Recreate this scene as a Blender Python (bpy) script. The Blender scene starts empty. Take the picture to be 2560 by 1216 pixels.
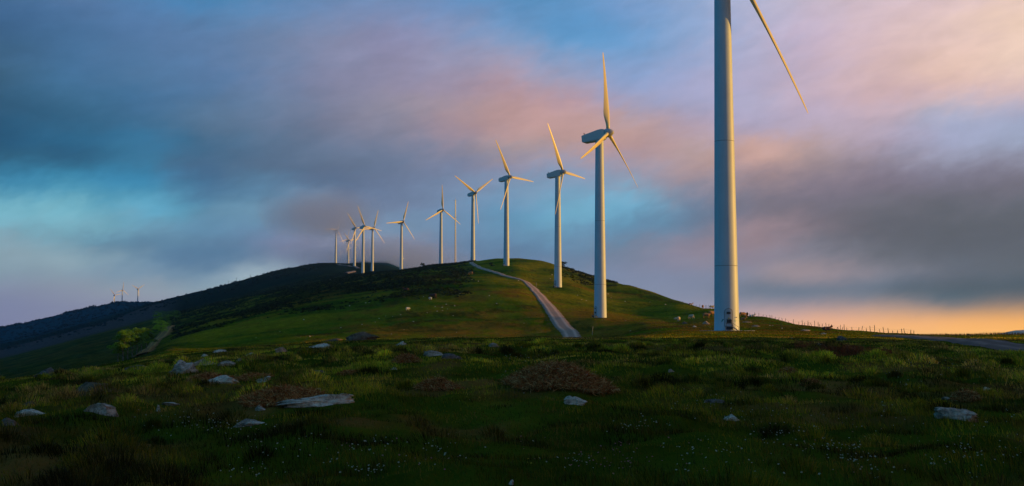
import bpy, bmesh, math, random
import numpy as np
from mathutils import Vector, Matrix

R = math.radians
scene = bpy.context.scene
col = scene.collection
rng = np.random.default_rng(7)
random.seed(7)

# ------------------------------------------------------------------ camera
F = 3000.0                      # focal length in pixels of the 2560 px wide photograph
TH = math.atan(227.0 / F)       # pitch up
CT, ST = math.cos(TH), math.sin(TH)
cam_d = bpy.data.cameras.new("camera")
cam_d.sensor_width = 36.0
cam_d.lens = 36.0 * F / 2560.0
cam_d.clip_start = 0.1
cam_d.clip_end = 30000
cam = bpy.data.objects.new("camera", cam_d)
cam.location = (0, 0, 0)
cam.rotation_euler = (math.pi / 2 + TH, 0, 0)
col.objects.link(cam)
scene.camera = cam

# ------------------------------------------------------------------ sun, sky
SUN_AZ, SUN_EL = 86.0, 4.6      # clockwise from the view direction, degrees
SUN_STRENGTH = 4.3
SKY_STRENGTH = 0.1
sun_l = bpy.data.lights.new("sun", "SUN")
sun_l.energy = SUN_STRENGTH
sun_l.angle = R(0.6)
sun_l.color = (1.0, 0.53, 0.09)
sun = bpy.data.objects.new("sun", sun_l)
sd = Vector((math.sin(R(SUN_AZ)) * math.cos(R(SUN_EL)), math.cos(R(SUN_AZ)) * math.cos(R(SUN_EL)), math.sin(R(SUN_EL))))
sun.rotation_euler = sd.to_track_quat('Z', 'Y').to_euler()
sun.location = (300, 0, 120)
col.objects.link(sun)

vs = scene.view_settings
vs.view_transform = 'Standard'
vs.look = 'None'
vs.gamma = 1.0
vs.exposure = 0.0
vs.use_curve_mapping = False

cy = scene.cycles
cy.max_bounces = 12
cy.diffuse_bounces = 3
cy.glossy_bounces = 2
cy.transmission_bounces = 3
cy.volume_bounces = 10
cy.transparent_max_bounces = 8
cy.volume_max_steps = 128
cy.use_denoising = True
cy.caustics_reflective = False
cy.caustics_refractive = False
scene.render.film_transparent = False


class NT:
    """small helper to write node trees"""
    def __init__(s, tree):
        s.t = tree; s.n = tree.nodes; s.l = tree.links
    def new(s, typ, **kw):
        nd = s.n.new(typ)
        for k, v in kw.items():
            setattr(nd, k, v)
        return nd
    def put(s, sock, v):
        if isinstance(v, bpy.types.NodeSocket):
            s.l.new(v, sock)
        elif v is not None:
            sock.default_value = v
    def math(s, op, a, b=None, c=None, clamp=False):
        nd = s.new("ShaderNodeMath", operation=op); nd.use_clamp = clamp
        for i, v in enumerate((a, b, c)):
            if v is not None: s.put(nd.inputs[i], v)
        return nd.outputs[0]
    def vmath(s, op, a, b=None, c=None, scale=None):
        nd = s.new("ShaderNodeVectorMath", operation=op)
        for i, v in enumerate((a, b, c)):
            if v is not None: s.put(nd.inputs[i], v)
        if scale is not None: s.put(nd.inputs["Scale"], scale)
        return nd.outputs["Value"] if op in ("DOT_PRODUCT", "LENGTH") else nd.outputs[0]
    def maprange(s, v, a, b, c=0.0, d=1.0, smooth=True):
        nd = s.new("ShaderNodeMapRange"); nd.interpolation_type = 'SMOOTHSTEP' if smooth else 'LINEAR'
        s.put(nd.inputs[0], v)
        for i, x in enumerate((a, b, c, d)): s.put(nd.inputs[i + 1], x)
        return nd.outputs[0]
    def noise(s, vec, scale, detail=4.0, rough=0.55, dist=0.0, color=False):
        nd = s.new("ShaderNodeTexNoise"); nd.noise_dimensions = '3D'
        s.put(nd.inputs["Vector"], vec); s.put(nd.inputs["Scale"], scale)
        s.put(nd.inputs["Detail"], detail); s.put(nd.inputs["Roughness"], rough); s.put(nd.inputs["Distortion"], dist)
        return nd.outputs["Color"] if color else nd.outputs["Fac"]
    def mix(s, f, a, b, blend='MIX'):
        nd = s.new("ShaderNodeMix"); nd.data_type = 'RGBA'; nd.blend_type = blend
        s.put(nd.inputs[0], f); s.put(nd.inputs[6], a); s.put(nd.inputs[7], b)
        return nd.outputs[2]
    def ramp(s, f, stops, interp='LINEAR'):
        nd = s.new("ShaderNodeValToRGB"); cr = nd.color_ramp; cr.interpolation = interp
        while len(cr.elements) < len(stops): cr.elements.new(0.5)
        for e, (p, c) in zip(cr.elements, stops):
            e.position = p
        for e, (p, c) in zip(cr.elements, stops):
            e.color = (c[0], c[1], c[2], 1.0)
        s.put(nd.inputs[0], f)
        return nd.outputs[0]
    def xyz(s, x, y, z):
        nd = s.new("ShaderNodeCombineXYZ")
        for i, v in enumerate((x, y, z)): s.put(nd.inputs[i], v)
        return nd.outputs[0]
    def sep(s, v):
        nd = s.new("ShaderNodeSeparateXYZ"); s.put(nd.inputs[0], v)
        return nd.outputs


def lin(h):
    h = h.lstrip('#')
    c = [int(h[i:i + 2], 16) / 255 for i in (0, 2, 4)]
    return [x / 12.92 if x <= 0.04045 else ((x + 0.055) / 1.055) ** 2.4 for x in c]


# Dusk cloud cover: colours by elevation row and azimuth column (world directions), smoothed as a B-spline
# and broken up by warped noise.  Row = elevation, given as height in the photograph for reading off.
SKY_ROWS = [0, 105, 210, 260, 315, 370, 420, 470, 525, 575, 630, 680, 735, 765, 800, 840]
SKY = """
4f76a0 5a7aa6 5582b2 4d8abb 5e8cbc 6f8fbc 7894c0 6c93c4 5a95c8 6197c9 7a9fd0 92abd4 b5b9d6 d0c2d4 d8c3d0 e0c6cf e9cbc9
3f6690 4a729d 5579a5 5f80aa 7086aa 8a90b0 9290b2 9499bb 8fa2c8 6a9fd0 72a0d0 93acd6 b8b5d2 ccb8ce dcc0c6 e8c9c4 f4d3c0
3a607e 44719a 4f78a0 587ba5 6f84a8 8487a5 938ea8 a294aa ba9aa4 a9a0b8 92a5d0 a5a8cc b8b0cd ccb4c4 ddbcbc eac6b8 f0d0c0
2f5876 3f6f95 46759f 56799f 6b80a0 83859f 908c9f a8949f c09a98 bd9ca6 a5a3c0 a8a6c6 b3aecb c9b3c6 d8b8bf dcbdbe ddc0c0
2c5878 336486 3f6d92 5a7a9a 667a98 7b8099 8c899d a38f9d c09a98 c89e96 c5a099 baa5b8 b5adcb c0b0c8 c8b3c4 b9b8d0 b0b0cc
225679 2a668c 38779f 3f6a8c 5a7492 6b7b97 77819c 8c8aa0 a9989f b89a9c bb9a9e b99f9f c7a2a0 b8a0a5 b2a3b8 a8aac8 a8b2d0
2a617f 2d6f90 3a7396 4a6f8e 566f8c 62738e 6b7b98 7a86a5 9093ae 93a2c0 a59db0 b59a9e bc9a98 a59096 94899a 9898b0 9496ae
3784ab 3d8fb5 3b8cb4 4a7fa6 5a7d9e 5f7596 6c7c9c 7c90b0 7f9cbc 80aaca 8fa0ba 9090a5 8b7f8d 85798a 7d7284 7a7488 7d7688
62aac4 66adc5 5aa0be 5f90ae 6c95b0 6a87a6 7788a8 7492b4 6aa0c4 6fabcb 69a0c2 6c7f9c 7b7280 746d7c 6e6b78 6c6b79 696a79
82bdd0 7eb8cc 6f9fbb 6492b2 6b90b0 8895b2 7e99b6 7393b5 6a98bb 6fa3c3 6690b2 7a819a 9b8590 7d727e 656370 5d5f6b 5c5f6c
8aa9b8 7ea6b8 6c93ac 5f84a4 6a80a4 8486a2 9c90a4 6f86a6 6080a4 6484a6 80879f 99899a 9a8a9a 7f7f90 676875 5c5f6e 585c6c
8fa8b5 93aab8 7f9db4 5f85a5 9ab4c0 8a90a8 9890a4 8090ac 7088aa 7d90ae 8893b2 8b90ac 8d8da2 a0909b 7f7f8f 62687a 586070
8c94ae 949cb0 9ea8b4 9cb0bc a4b8c4 9498ae 9c94a6 8090ac 7f8fae 8090ac 8a94b0 8c94b0 848aa0 7f8598 6b7688 50606f 4c5868
888fae 9096b0 989eb2 98a4b6 98a4b6 9098ae 9098ae 8894ae 8894ae 8894ae 9098b4 9a9ab2 a89ca8 b49c9e b59a92 8a8080 a08474
888eae 9094ae 9098ae 9098ae 9098ae 9098ae 9098ae 9098ae 9098ae 9098ae a09ab2 b09fb0 d0a8a0 e2ab8a e6ac7c eaab6c efab5c
888cae 9090ae 9094ae 9094ae 9094ae 9094ae 9094ae 9094ae 9098ae 9898b0 b09fb4 c0a0a8 dea894 eeb07e f2b474 f4b66c f4b45c
"""
sky_rgb = np.array([[lin(h) for h in ln.split()] for ln in SKY.strip().splitlines()])    # rows x 17 x 3
sky_rgb[-2:, 12:] *= np.array([1.30, 1.27, 1.25])     # the clear band over the sea is bright
# single banks and gaps: centre, half sizes, colour, weight
BANKS = [(140, 640, 170, 26, 'a4bac2', .5), (200, 570, 150, 24, '8cc8d8', .4), (640, 690, 90, 20, 'acbec8', .5), (690, 540, 120, 24, '78a2c0', .4), (540, 330, 120, 40, '5a7592', .4),
         (290, 440, 60, 38, '3a8ab4', .7), (470, 440, 70, 40, '44658a', .6), (150, 415, 110, 24, '2a5a7d', .6), (350, 520, 75, 20, '70bede', .7), (60, 545, 130, 24, '86c6d6', .6),
         (620, 470, 60, 20, '5f92b4', .5), (740, 500, 55, 20, '82aaca', .6), (790, 480, 45, 22, '5a7090', .6), (300, 600, 140, 20, '5882a2', .55), (430, 650, 130, 26, '567da2', .5),
         (700, 620, 70, 22, '8f8ba8', .4), (560, 692, 70, 18, 'a8bcc8', .6), (1900, 592, 70, 20, 'a68c92', .6), (2010, 682, 100, 18, 'b09a9e', .6), (2000, 728, 170, 16, '66788e', .6),
         (2420, 728, 170, 22, '48586a', .5), (1950, 372, 95, 28, 'd4aca2', .6), (2400, 350, 130, 24, 'a8b2d4', .5), (1580, 490, 85, 26, '7abada', .7), (1480, 520, 95, 22, '7cbcd8', .6),
         (1450, 60, 150, 30, '5c9bd0', .6), (400, 25, 95, 26, '4384b8', .5), (2350, 590, 220, 60, '585b68', .5), (1050, 500, 60, 22, '7a90b0', .4), (1300, 470, 60, 24, '7fa6c6', .5)]
NR, NC = 25, 32
row_py = np.linspace(-60, 885, NR)
col_px = np.linspace(0, 2560, NC)
grid = np.zeros((NR, NC, 3))
t17 = np.linspace(0, 2560, 17)
for k in range(3):
    byrow = np.array([[np.interp(p, SKY_ROWS, sky_rgb[:, j, k]) for j in range(17)] for p in row_py])
    grid[:, :, k] = np.array([np.interp(col_px, t17, byrow[i]) for i in range(NR)])
for (bx, by, sx, sy, h, wgt) in BANKS:
    wv = wgt * np.exp(-((col_px[None, :] - bx) / sx) ** 2 - ((row_py[:, None] - by) / max(sy, 24)) ** 2)[:, :, None]
    grid = grid * (1 - wv) + np.array(lin(h)) * wv


def bspline_prefilter(a):
    n = a.shape[0]
    M = np.zeros((n, n))
    for i in range(n):
        M[i, i] += 4 / 6; M[i, max(i - 1, 0)] += 1 / 6; M[i, min(i + 1, n - 1)] += 1 / 6
    return np.linalg.solve(M, a.reshape(n, -1)).reshape(a.shape)


grid = bspline_prefilter(grid)
grid = bspline_prefilter(grid.transpose(1, 0, 2).copy()).transpose(1, 0, 2)
GS = 1.8                                             # ramps hold colour / GS
grid = np.clip(grid / GS, 0.0, 1.0)

AZ0, AZ1 = math.degrees(math.atan(-1280 / F)), math.degrees(math.atan(1280 / F))
py_el = lambda p: math.degrees(TH + math.atan((608 - p) / F))
EL_TOP, EL_BOT = py_el(-60), py_el(885)

world = bpy.data.worlds.new("World")
scene.world = world
world.use_nodes = True
W = NT(world.node_tree)
for nd in list(W.n): W.n.remove(nd)
tc = W.new("ShaderNodeTexCoord")
dirv = W.vmath('NORMALIZE', tc.outputs["Generated"])
dx, dy, dz = W.sep(dirv)
az = W.math('MULTIPLY', W.math('ARCTAN2', dx, dy), 180 / math.pi)
el = W.math('MULTIPLY', W.math('ARCSINE', dz), 180 / math.pi)
# cloud coordinates: degrees, drifting up to the right
ca = W.math('ADD', az, W.math('MULTIPLY', el, -0.55))
ce = W.math('ADD', el, W.math('MULTIPLY', az, -0.10))
cp = W.xyz(ca, W.math('MULTIPLY', ce, 1.6), 0.0)
n1 = W.sep(W.noise(cp, 0.16, 3.0, 0.5, 0.4, color=True))
n2 = W.sep(W.noise(cp, 0.5, 3.0, 0.5, 0.3, color=True))
n3 = W.sep(W.noise(cp, 1.35, 5.0, 0.58, 0.5, color=True))
def drift(c, a, b, d):
    v = W.math('MULTIPLY', W.math('SUBTRACT', n1[c], 0.5), a)
    v = W.math('ADD', v, W.math('MULTIPLY', W.math('SUBTRACT', n2[c], 0.5), b))
    return W.math('ADD', v, W.math('MULTIPLY', W.math('SUBTRACT', n3[c], 0.5), d))
wa = drift(0, 1.6, 1.9, 1.2)
we = drift(1, 0.7, 1.0, 0.75)
calm = W.maprange(el, 0.3, 5.0, 0.10, 1.0)
azw = W.math('ADD', az, wa)
elw = W.math('ADD', el, W.math('MULTIPLY', we, calm))
fa = W.maprange(azw, AZ0, AZ1, 0, 1, smooth=False)
fe = W.maprange(elw, EL_BOT, EL_TOP, 0, 1, smooth=False)
acc = None
for i in range(NR):                                   # row i: azimuth ramp times elevation basis
    k = NR - 1 - i                                    # ramp position of this row (bottom = 0)
    ra = W.ramp(fa, [(j / (NC - 1), grid[i, j]) for j in range(NC)], 'B_SPLINE')
    rb = W.ramp(fe, [(m / (NR - 1), (1, 1, 1) if m == k else (0, 0, 0)) for m in range(NR)], 'B_SPLINE')
    acc = W.vmath('MULTIPLY', ra, rb) if acc is None else W.vmath('MULTIPLY_ADD', ra, rb, acc)
# wisps
wis = W.noise(W.xyz(W.math('MULTIPLY', ca, 0.75), W.math('MULTIPLY', ce, 2.0), 3.7), 0.42, 3.0, 0.5, 0.3)
wis2 = W.noise(W.xyz(W.math('MULTIPLY', ca, 0.9), W.math('MULTIPLY', ce, 1.7), 9.1), 0.9, 5.0, 0.58, 0.7)
lum = W.math('ADD', W.math('MULTIPLY', W.math('SUBTRACT', wis, 0.5), 0.34), W.math('MULTIPLY', W.math('SUBTRACT', wis2, 0.5), 0.16))
lum = W.math('ADD', 1.0, W.math('MULTIPLY', lum, calm))
acc = W.vmath('SCALE', acc, scale=W.math('MULTIPLY', lum, GS))
# the rest of the dome: pale blue overhead, dark teal behind, warm low band towards the sun
sunside = W.vmath('DOT_PRODUCT', dirv, (math.sin(R(SUN_AZ)), math.cos(R(SUN_AZ)), 0.0))
low = W.maprange(el, 0.0, 18.0, 1.0, 0.0)
rest = W.mix(W.maprange(sunside, -0.6, 1.0), (*lin('186c96'), 1), (*lin('8a6248'), 1))
rest = W.mix(W.math('MULTIPLY', low, W.maprange(sunside, 0.3, 1.0)), rest, (*lin('d98434'), 1))
rest = W.mix(W.maprange(el, 12.0, 60.0), rest, (*lin('3c78ad'), 1))
rest = W.vmath('SCALE', rest, scale=W.math('ADD', 0.8, W.math('MULTIPLY', wis, 0.4)))
edge = W.math('MAXIMUM', W.maprange(W.math('ABSOLUTE', az), 24.5, 40.0), W.maprange(el, 16.5, 30.0))
clouds = W.mix(edge, acc, rest)
sky_t = W.new("ShaderNodeTexSky")
sky_t.sky_type = 'NISHITA'; sky_t.sun_disc = False
sky_t.sun_elevation = R(SUN_EL); sky_t.sun_rotation = R(SUN_AZ)
sky_t.air_density = 1.0; sky_t.dust_density = 1.0
total = W.vmath('ADD', W.vmath('SCALE', clouds, scale=0.97 / SKY_STRENGTH), W.vmath('SCALE', sky_t.outputs[0], scale=0.03))
bg = W.new("ShaderNodeBackground")
W.put(bg.inputs[0], total); bg.inputs[1].default_value = SKY_STRENGTH
out = W.new("ShaderNodeOutputWorld")
W.l.new(bg.outputs[0], out.inputs[0])
world.cycles.sampling_method = 'MANUAL'
world.cycles.sample_map_resolution = 1024
HAZE = 5.2e-5
FOG = 0.014

# ------------------------------------------------------------------ helpers for things
def tag(o, label=None, cat=None, group=None, kind=None):
    if label: o['label'] = label
    if cat: o['category'] = cat
    if group: o['group'] = group
    if kind: o['kind'] = kind
    return o


def empty(name, loc=(0, 0, 0), rz=0.0):
    o = bpy.data.objects.new(name, None)
    o.location = loc; o.rotation_euler = (0, 0, rz); o.empty_display_size = 0.5
    col.objects.link(o)
    return o


def link_mesh(name, me, parent=None, mat=None):
    o = bpy.data.objects.new(name, me)
    col.objects.link(o)
    if mat is not None and not me.materials: me.materials.append(mat)
    if parent is not None: o.parent = parent
    return o


def bm_obj(name, bm, mat, parent=None, smooth=False):
    me = bpy.data.meshes.new(name)
    bm.normal_update(); bm.to_mesh(me); bm.free()
    if smooth: me.shade_smooth()
    return link_mesh(name, me, parent, mat)


def np_mesh(name, verts, faces_list, smooth=False):
    """verts (n,3); faces_list: list of (m,k) integer arrays"""
    me = bpy.data.meshes.new(name)
    verts = np.asarray(verts, dtype=np.float32)
    me.vertices.add(len(verts)); me.vertices.foreach_set("co", verts.ravel())
    tot = np.concatenate([np.full(len(f), f.shape[1], dtype=np.int32) for f in faces_list])
    idx = np.concatenate([np.asarray(f, dtype=np.int32).ravel() for f in faces_list])
    start = np.concatenate([[0], np.cumsum(tot)[:-1]]).astype(np.int32)
    me.loops.add(len(idx)); me.polygons.add(len(tot))
    me.loops.foreach_set("vertex_index", idx)
    me.polygons.foreach_set("loop_start", start)
    me.polygons.foreach_set("use_smooth", np.full(len(tot), smooth, dtype=bool))
    me.update(calc_edges=True)
    me.validate()
    return me


def set_cols(me, name, rgb):
    a = me.color_attributes.new(name, 'FLOAT_COLOR', 'POINT')
    c = np.ones((len(rgb), 4), dtype=np.float32); c[:, :3] = rgb
    a.data.foreach_set("color", c.ravel())


def copy_tree(o, parent=None):
    c = o.copy(); col.objects.link(c)
    if parent is not None: c.parent = parent
    for ch in [x for x in list(col.objects) if x.parent == o]:
        copy_tree(ch, c)
    return c


# ------------------------------------------------------------------ numpy noise
def _hash(ix, iy, seed):
    n = (ix.astype(np.int64) * 374761393 + iy.astype(np.int64) * 668265263 + seed * 1274126177) & 0x7fffffff
    n = ((n ^ (n >> 13)) * 1274126177) & 0x7fffffff
    return ((n ^ (n >> 16)) & 0xffff) / 65535.0


def vnoise(x, y, seed=0):
    ix, iy = np.floor(x), np.floor(y)
    fx, fy = x - ix, y - iy
    fx = fx * fx * fx * (fx * (fx * 6 - 15) + 10); fy = fy * fy * fy * (fy * (fy * 6 - 15) + 10)
    a = _hash(ix, iy, seed); b = _hash(ix + 1, iy, seed); c = _hash(ix, iy + 1, seed); d = _hash(ix + 1, iy + 1, seed)
    return (a + (b - a) * fx) * (1 - fy) + (c + (d - c) * fx) * fy


def fbm(x, y, octaves=4, seed=0, gain=0.5):
    s = np.zeros_like(np.asarray(x, dtype=float)); amp = 1.0; tot = 0
    for o in range(octaves):
        s = s + amp * (vnoise(x * 2 ** o + 17.3 * o, y * 2 ** o - 9.1 * o, seed + o) - 0.5); tot += amp; amp *= gain
    return s / tot * 2


def sstep(x, a, b):
    t = np.clip((x - a) / (b - a), 0, 1)
    return t * t * (3 - 2 * t)


# ------------------------------------------------------------------ terrain
# profile of the ground along view directions: (distance m, height in the photograph); heights come from it
PROF = {
 -420: [(20,1095),(30,1020),(45,978),(70,968),(120,985),(300,990),(600,975),(1000,955),(1400,945),(2000,910),(3000,872),(3300,866),(3800,880),(5000,890)],
 0: [(20,1085),(30,1005),(45,960),(70,953),(110,962),(250,960),(450,945),(700,920),(950,900),(1300,893),(1700,868),(1850,862),(2300,856),(2900,826),(3150,820),(3500,828),(5000,850)],
 100: [(20,1078),(30,998),(45,952),(65,938),(110,948),(250,942),(450,925),(700,897),(950,877),(1300,868),(1700,845),(1850,840),(2300,834),(2900,804),(3150,798),(3500,806),(5000,848)],
 200: [(20,1074),(30,990),(45,945),(65,925),(110,932),(250,925),(450,908),(700,870),(950,850),(1300,842),(1700,818),(1850,813),(2300,806),(2900,782),(3150,777),(3500,785),(5000,846)],
 300: [(20,1070),(30,982),(45,935),(65,908),(110,912),(250,908),(450,893),(700,848),(950,825),(1250,816),(1700,790),(1850,786),(2300,778),(2900,760),(3150,757),(3500,764),(5000,846)],
 360: [(20,1068),(30,976),(45,925),(65,898),(110,900),(250,894),(450,872),(700,832),(950,808),(1250,800),(1700,768),(1850,765),(2300,768),(2900,757),(3150,755),(3500,762),(5000,846)],
 430: [(20,1066),(30,970),(45,918),(65,888),(110,886),(250,874),(450,842),(700,812),(950,790),(1200,783),(1700,750),(1850,746),(2200,752),(3000,760),(5000,846)],
 520: [(20,1064),(30,964),(45,908),(65,880),(110,878),(250,872),(330,850),(450,815),(700,788),(950,766),(1150,762),(1700,730),(1850,724),(2200,730),(2700,775),(5000,846)],
 600: [(20,1063),(30,960),(45,900),(65,872),(110,872),(250,866),(330,838),(450,797),(700,768),(900,749),(1100,746),(1700,708),(1850,704),(2200,710),(2700,770),(5000,846)],
 700: [(20,1062),(30,957),(45,892),(65,864),(110,866),(250,858),(310,836),(450,775),(700,743),(880,727),(1050,725),(1700,678),(1850,674),(2200,680),(2700,762),(5000,846)],
 830: [(20,1062),(30,955),(45,884),(65,855),(110,859),(250,853),(300,832),(450,756),(700,712),(900,699),(1050,699),(1500,668),(1750,660.5),(1950,662),(2400,680),(2800,760),(5000,846)],
 900: [(20,1062),(30,955),(45,880),(65,852),(110,857),(250,852),(300,828),(450,746),(700,701),(900,688),(1050,686.5),(1280,685),(1550,670),(1800,664),(2100,660),(2500,652),(2700,654),(3200,680),(5000,846)],
 960: [(20,1062),(30,955),(45,878),(65,850),(110,855),(250,851),(290,832),(450,738),(700,692),(900,682),(1050,680),(1250,681),(1400,677),(1600,672),(2000,664),(2500,653),(2700,655),(3200,680),(5000,846)],
 1010: [(20,1062),(30,955),(45,877),(65,849),(110,855),(250,851),(288,833),(330,802),(450,732),(700,686),(900,677.5),(1100,675),(1230,677),(1500,684),(2000,680),(2500,671),(2800,676),(3500,720),(5000,846)],
 1100: [(20,1062),(30,955),(45,876),(65,847),(110,854),(250,850),(286,834),(330,799),(450,726),(700,677),(850,666),(1050,661.5),(1150,664),(1500,690),(2500,700),(5000,846)],
 1190: [(20,1062),(30,955),(45,875),(65,846),(110,853),(250,850),(285,835),(330,798),(450,721),(700,672),(800,659),(880,653.5),(905,653.5),(1100,668),(1500,705),(2500,720),(5000,846)],
 1240: [(20,1062),(30,955),(45,875),(65,846),(110,853),(250,850),(285,835),(330,797),(450,719),(530,700),(686,670),(800,652),(850,648),(1000,664),(1500,705),(2500,720),(5000,846)],
 1290: [(20,1062),(30,955),(45,875),(65,846),(110,852),(250,849),(285,836),(330,796),(450,722),(530,703),(686,664),(790,649),(840,647),(1000,662),(1500,710),(2500,740),(5000,846)],
 1340: [(20,1062),(30,955),(45,875),(65,846),(110,852),(250,849),(285,836),(330,795),(450,733),(530,714),(650,682),(780,652),(820,651),(1000,670),(1500,720),(2500,750),(5000,846)],
 1410: [(20,1062),(30,955),(45,875),(65,847),(110,850),(200,851),(280,842),(330,797),(450,747),(529,720),(650,688),(760,668),(800,670),(1000,700),(1500,740),(2500,760),(5000,848)],
 1500: [(20,1062),(30,955),(45,875),(65,848),(110,849),(200,849),(280,834),(330,795),(450,765),(530,742),(650,709),(720,696),(780,702),(1000,740),(2500,780),(5000,848)],
 1560: [(20,1062),(30,955),(45,875),(65,848),(110,846),(200,842),(280,826),(330,801),(450,775),(560,742),(640,714),(700,712),(760,718),(1000,760),(2500,800),(5000,848)],
 1630: [(20,1062),(30,955),(45,875),(65,848),(110,842),(160,836),(250,821),(330,803),(430,783),(520,755),(580,737),(640,731),(700,738),(1000,780),(2500,820),(5000,848)],
 1700: [(20,1062),(30,955),(45,875),(65,848),(110,839),(160,830),(250,818),(330,803),(420,777),(480,762),(560,753),(620,758),(1000,800),(2500,830),(5000,850)],
 1780: [(20,1062),(30,955),(45,875),(65,849),(110,838),(145,830),(160,828.5),(175,828),(250,815),(330,793),(390,778),(430,774),(500,780),(1000,815),(2500,840),(5000,850)],
 1850: [(20,1062),(30,955),(45,875),(65,849),(110,838),(145,830),(160,828.5),(175,828),(250,816),(330,798),(370,789),(400,786),(450,792),(1000,825),(2500,845),(5000,850)],
 1900: [(20,1062),(30,955),(45,875),(65,849),(110,838),(160,829),(250,817),(330,799),(365,793),(400,796),(500,808),(1000,835),(2500,850),(5000,852)],
 2040: [(20,1062),(30,955),(45,875),(65,851),(110,840),(160,833),(230,826),(290,818),(330,820),(500,835),(1000,860),(5000,852)],
 2150: [(20,1062),(30,955),(45,876),(65,853),(110,841),(160,835),(220,831),(260,829.5),(300,832),(500,845),(1000,865),(5000,852)],
 2230: [(20,1062),(30,955),(45,878),(65,856),(100,842),(150,837),(200,834.5),(240,836),(500,850),(1000,870),(5000,852)],
 2400: [(20,1064),(30,958),(45,884),(65,860),(90,846),(120,838),(150,839),(300,850),(1000,870),(3200,850),(5000,852)],
 2480: [(20,1066),(30,960),(45,887),(60,866),(80,848),(105,838),(130,840),(300,852),(1000,868),(3000,845),(3800,838),(4200,845),(5000,852)],
 2560: [(20,1066),(30,962),(45,890),(60,868),(80,849),(105,838),(130,841),(300,855),(1000,868),(3000,842),(3800,826),(4200,838),(5000,852)],
 2640: [(20,1060),(30,955),(45,880),(60,860),(80,846),(105,837),(130,841),(300,855),(1000,868),(3000,842),(3800,829),(4200,838),(5000,852)],
 2820: [(20,1060),(30,955),(45,880),(60,860),(80,846),(105,837),(130,841),(300,855),(1000,868),(3000,850),(5000,854)],
 3100: [(20,1060),(30,955),(45,880),(60,860),(80,846),(105,837),(130,841),(300,857),(1000,868),(5000,856)],
 3400: [(20,1060),(30,955),(45,880),(60,860),(80,846),(105,837),(130,841),(300,857),(1000,868),(5000,856)],
}
ZCAM = -1.62


def z_of(py, Y):
    t = (608 - py) / F
    return Y * (t * CT + ST) / (CT - t * ST)


def py_of(z, Y):
    return 608 - F * (z * CT - Y * ST) / (Y * CT + z * ST)


def pchip(x, y, xi):
    x = np.asarray(x, float); y = np.asarray(y, float)
    h = np.diff(x); d = np.diff(y) / h
    m = np.zeros_like(x)
    m[0], m[-1] = d[0], d[-1]
    for i in range(1, len(x) - 1):
        if d[i - 1] * d[i] > 0:
            w1, w2 = 2 * h[i] + h[i - 1], h[i] + 2 * h[i - 1]
            m[i] = (w1 + w2) / (w1 / d[i - 1] + w2 / d[i])
    k = np.clip(np.searchsorted(x, xi) - 1, 0, len(x) - 2)
    t = (xi - x[k]) / h[k]
    t = np.clip(t, 0, 1)
    return (y[k] * (2 * t**3 - 3 * t**2 + 1) + h[k] * m[k] * (t**3 - 2 * t**2 + t) + y[k + 1] * (-2 * t**3 + 3 * t**2) + h[k] * m[k + 1] * (t**3 - t**2))


LD = np.linspace(math.log(2.0), math.log(5000.0), 420)
TD = np.exp(LD)
PXS = np.arange(-420, 3401, 10.0)
cols_px = sorted(PROF)
tab0 = []
for p in cols_px:
    kn = [(2.0, py_of(ZCAM, 2.0)), (6.0, py_of(ZCAM - 0.02, 6.0))]
    if PROF[p][0][0] > 13: kn.append((13.0, py_of(-1.65, 13.0)))
    kn += PROF[p]
    tab0.append(pchip([math.log(k[0]) for k in kn], [z_of(k[1], k[0]) / k[0] for k in kn], LD))
tab0 = np.array(tab0)                                     # z/Y
TAB = np.array([pchip(cols_px, tab0[:, k], PXS) for k in range(len(LD))]).T     # px x d


def H_base(x, y):
    r = np.hypot(x, y)
    a = np.arctan2(x, y)
    lim = R(31.5)
    ac = np.clip(a, -lim, lim)
    Y = np.maximum(r * np.cos(ac), 2.0)
    px = np.clip(1280 + F * np.tan(ac) / CT, PXS[0], PXS[-1])
    fi = (px - PXS[0]) / 10.0; fj = (np.log(np.minimum(Y, 4999)) - LD[0]) / (LD[1] - LD[0])
    i = np.clip(fi.astype(int), 0, len(PXS) - 2); j = np.clip(fj.astype(int), 0, len(LD) - 2)
    u, v = fi - i, fj - j
    q = (TAB[i, j] * (1 - u) + TAB[i + 1, j] * u) * (1 - v) + (TAB[i, j + 1] * (1 - u) + TAB[i + 1, j + 1] * u) * v
    z = q * Y
    back = sstep(np.abs(a), R(100), R(165))               # behind the viewer both sides run together
    return z * (1 - back) + (-1.62 - 0.004 * r) * back


# mounds under dry heather: (x, y, radius along x, radius along y, height), filled in from the list further down
MOUNDS = []
FLAT = []                                                  # turbine pads: kept level


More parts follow.
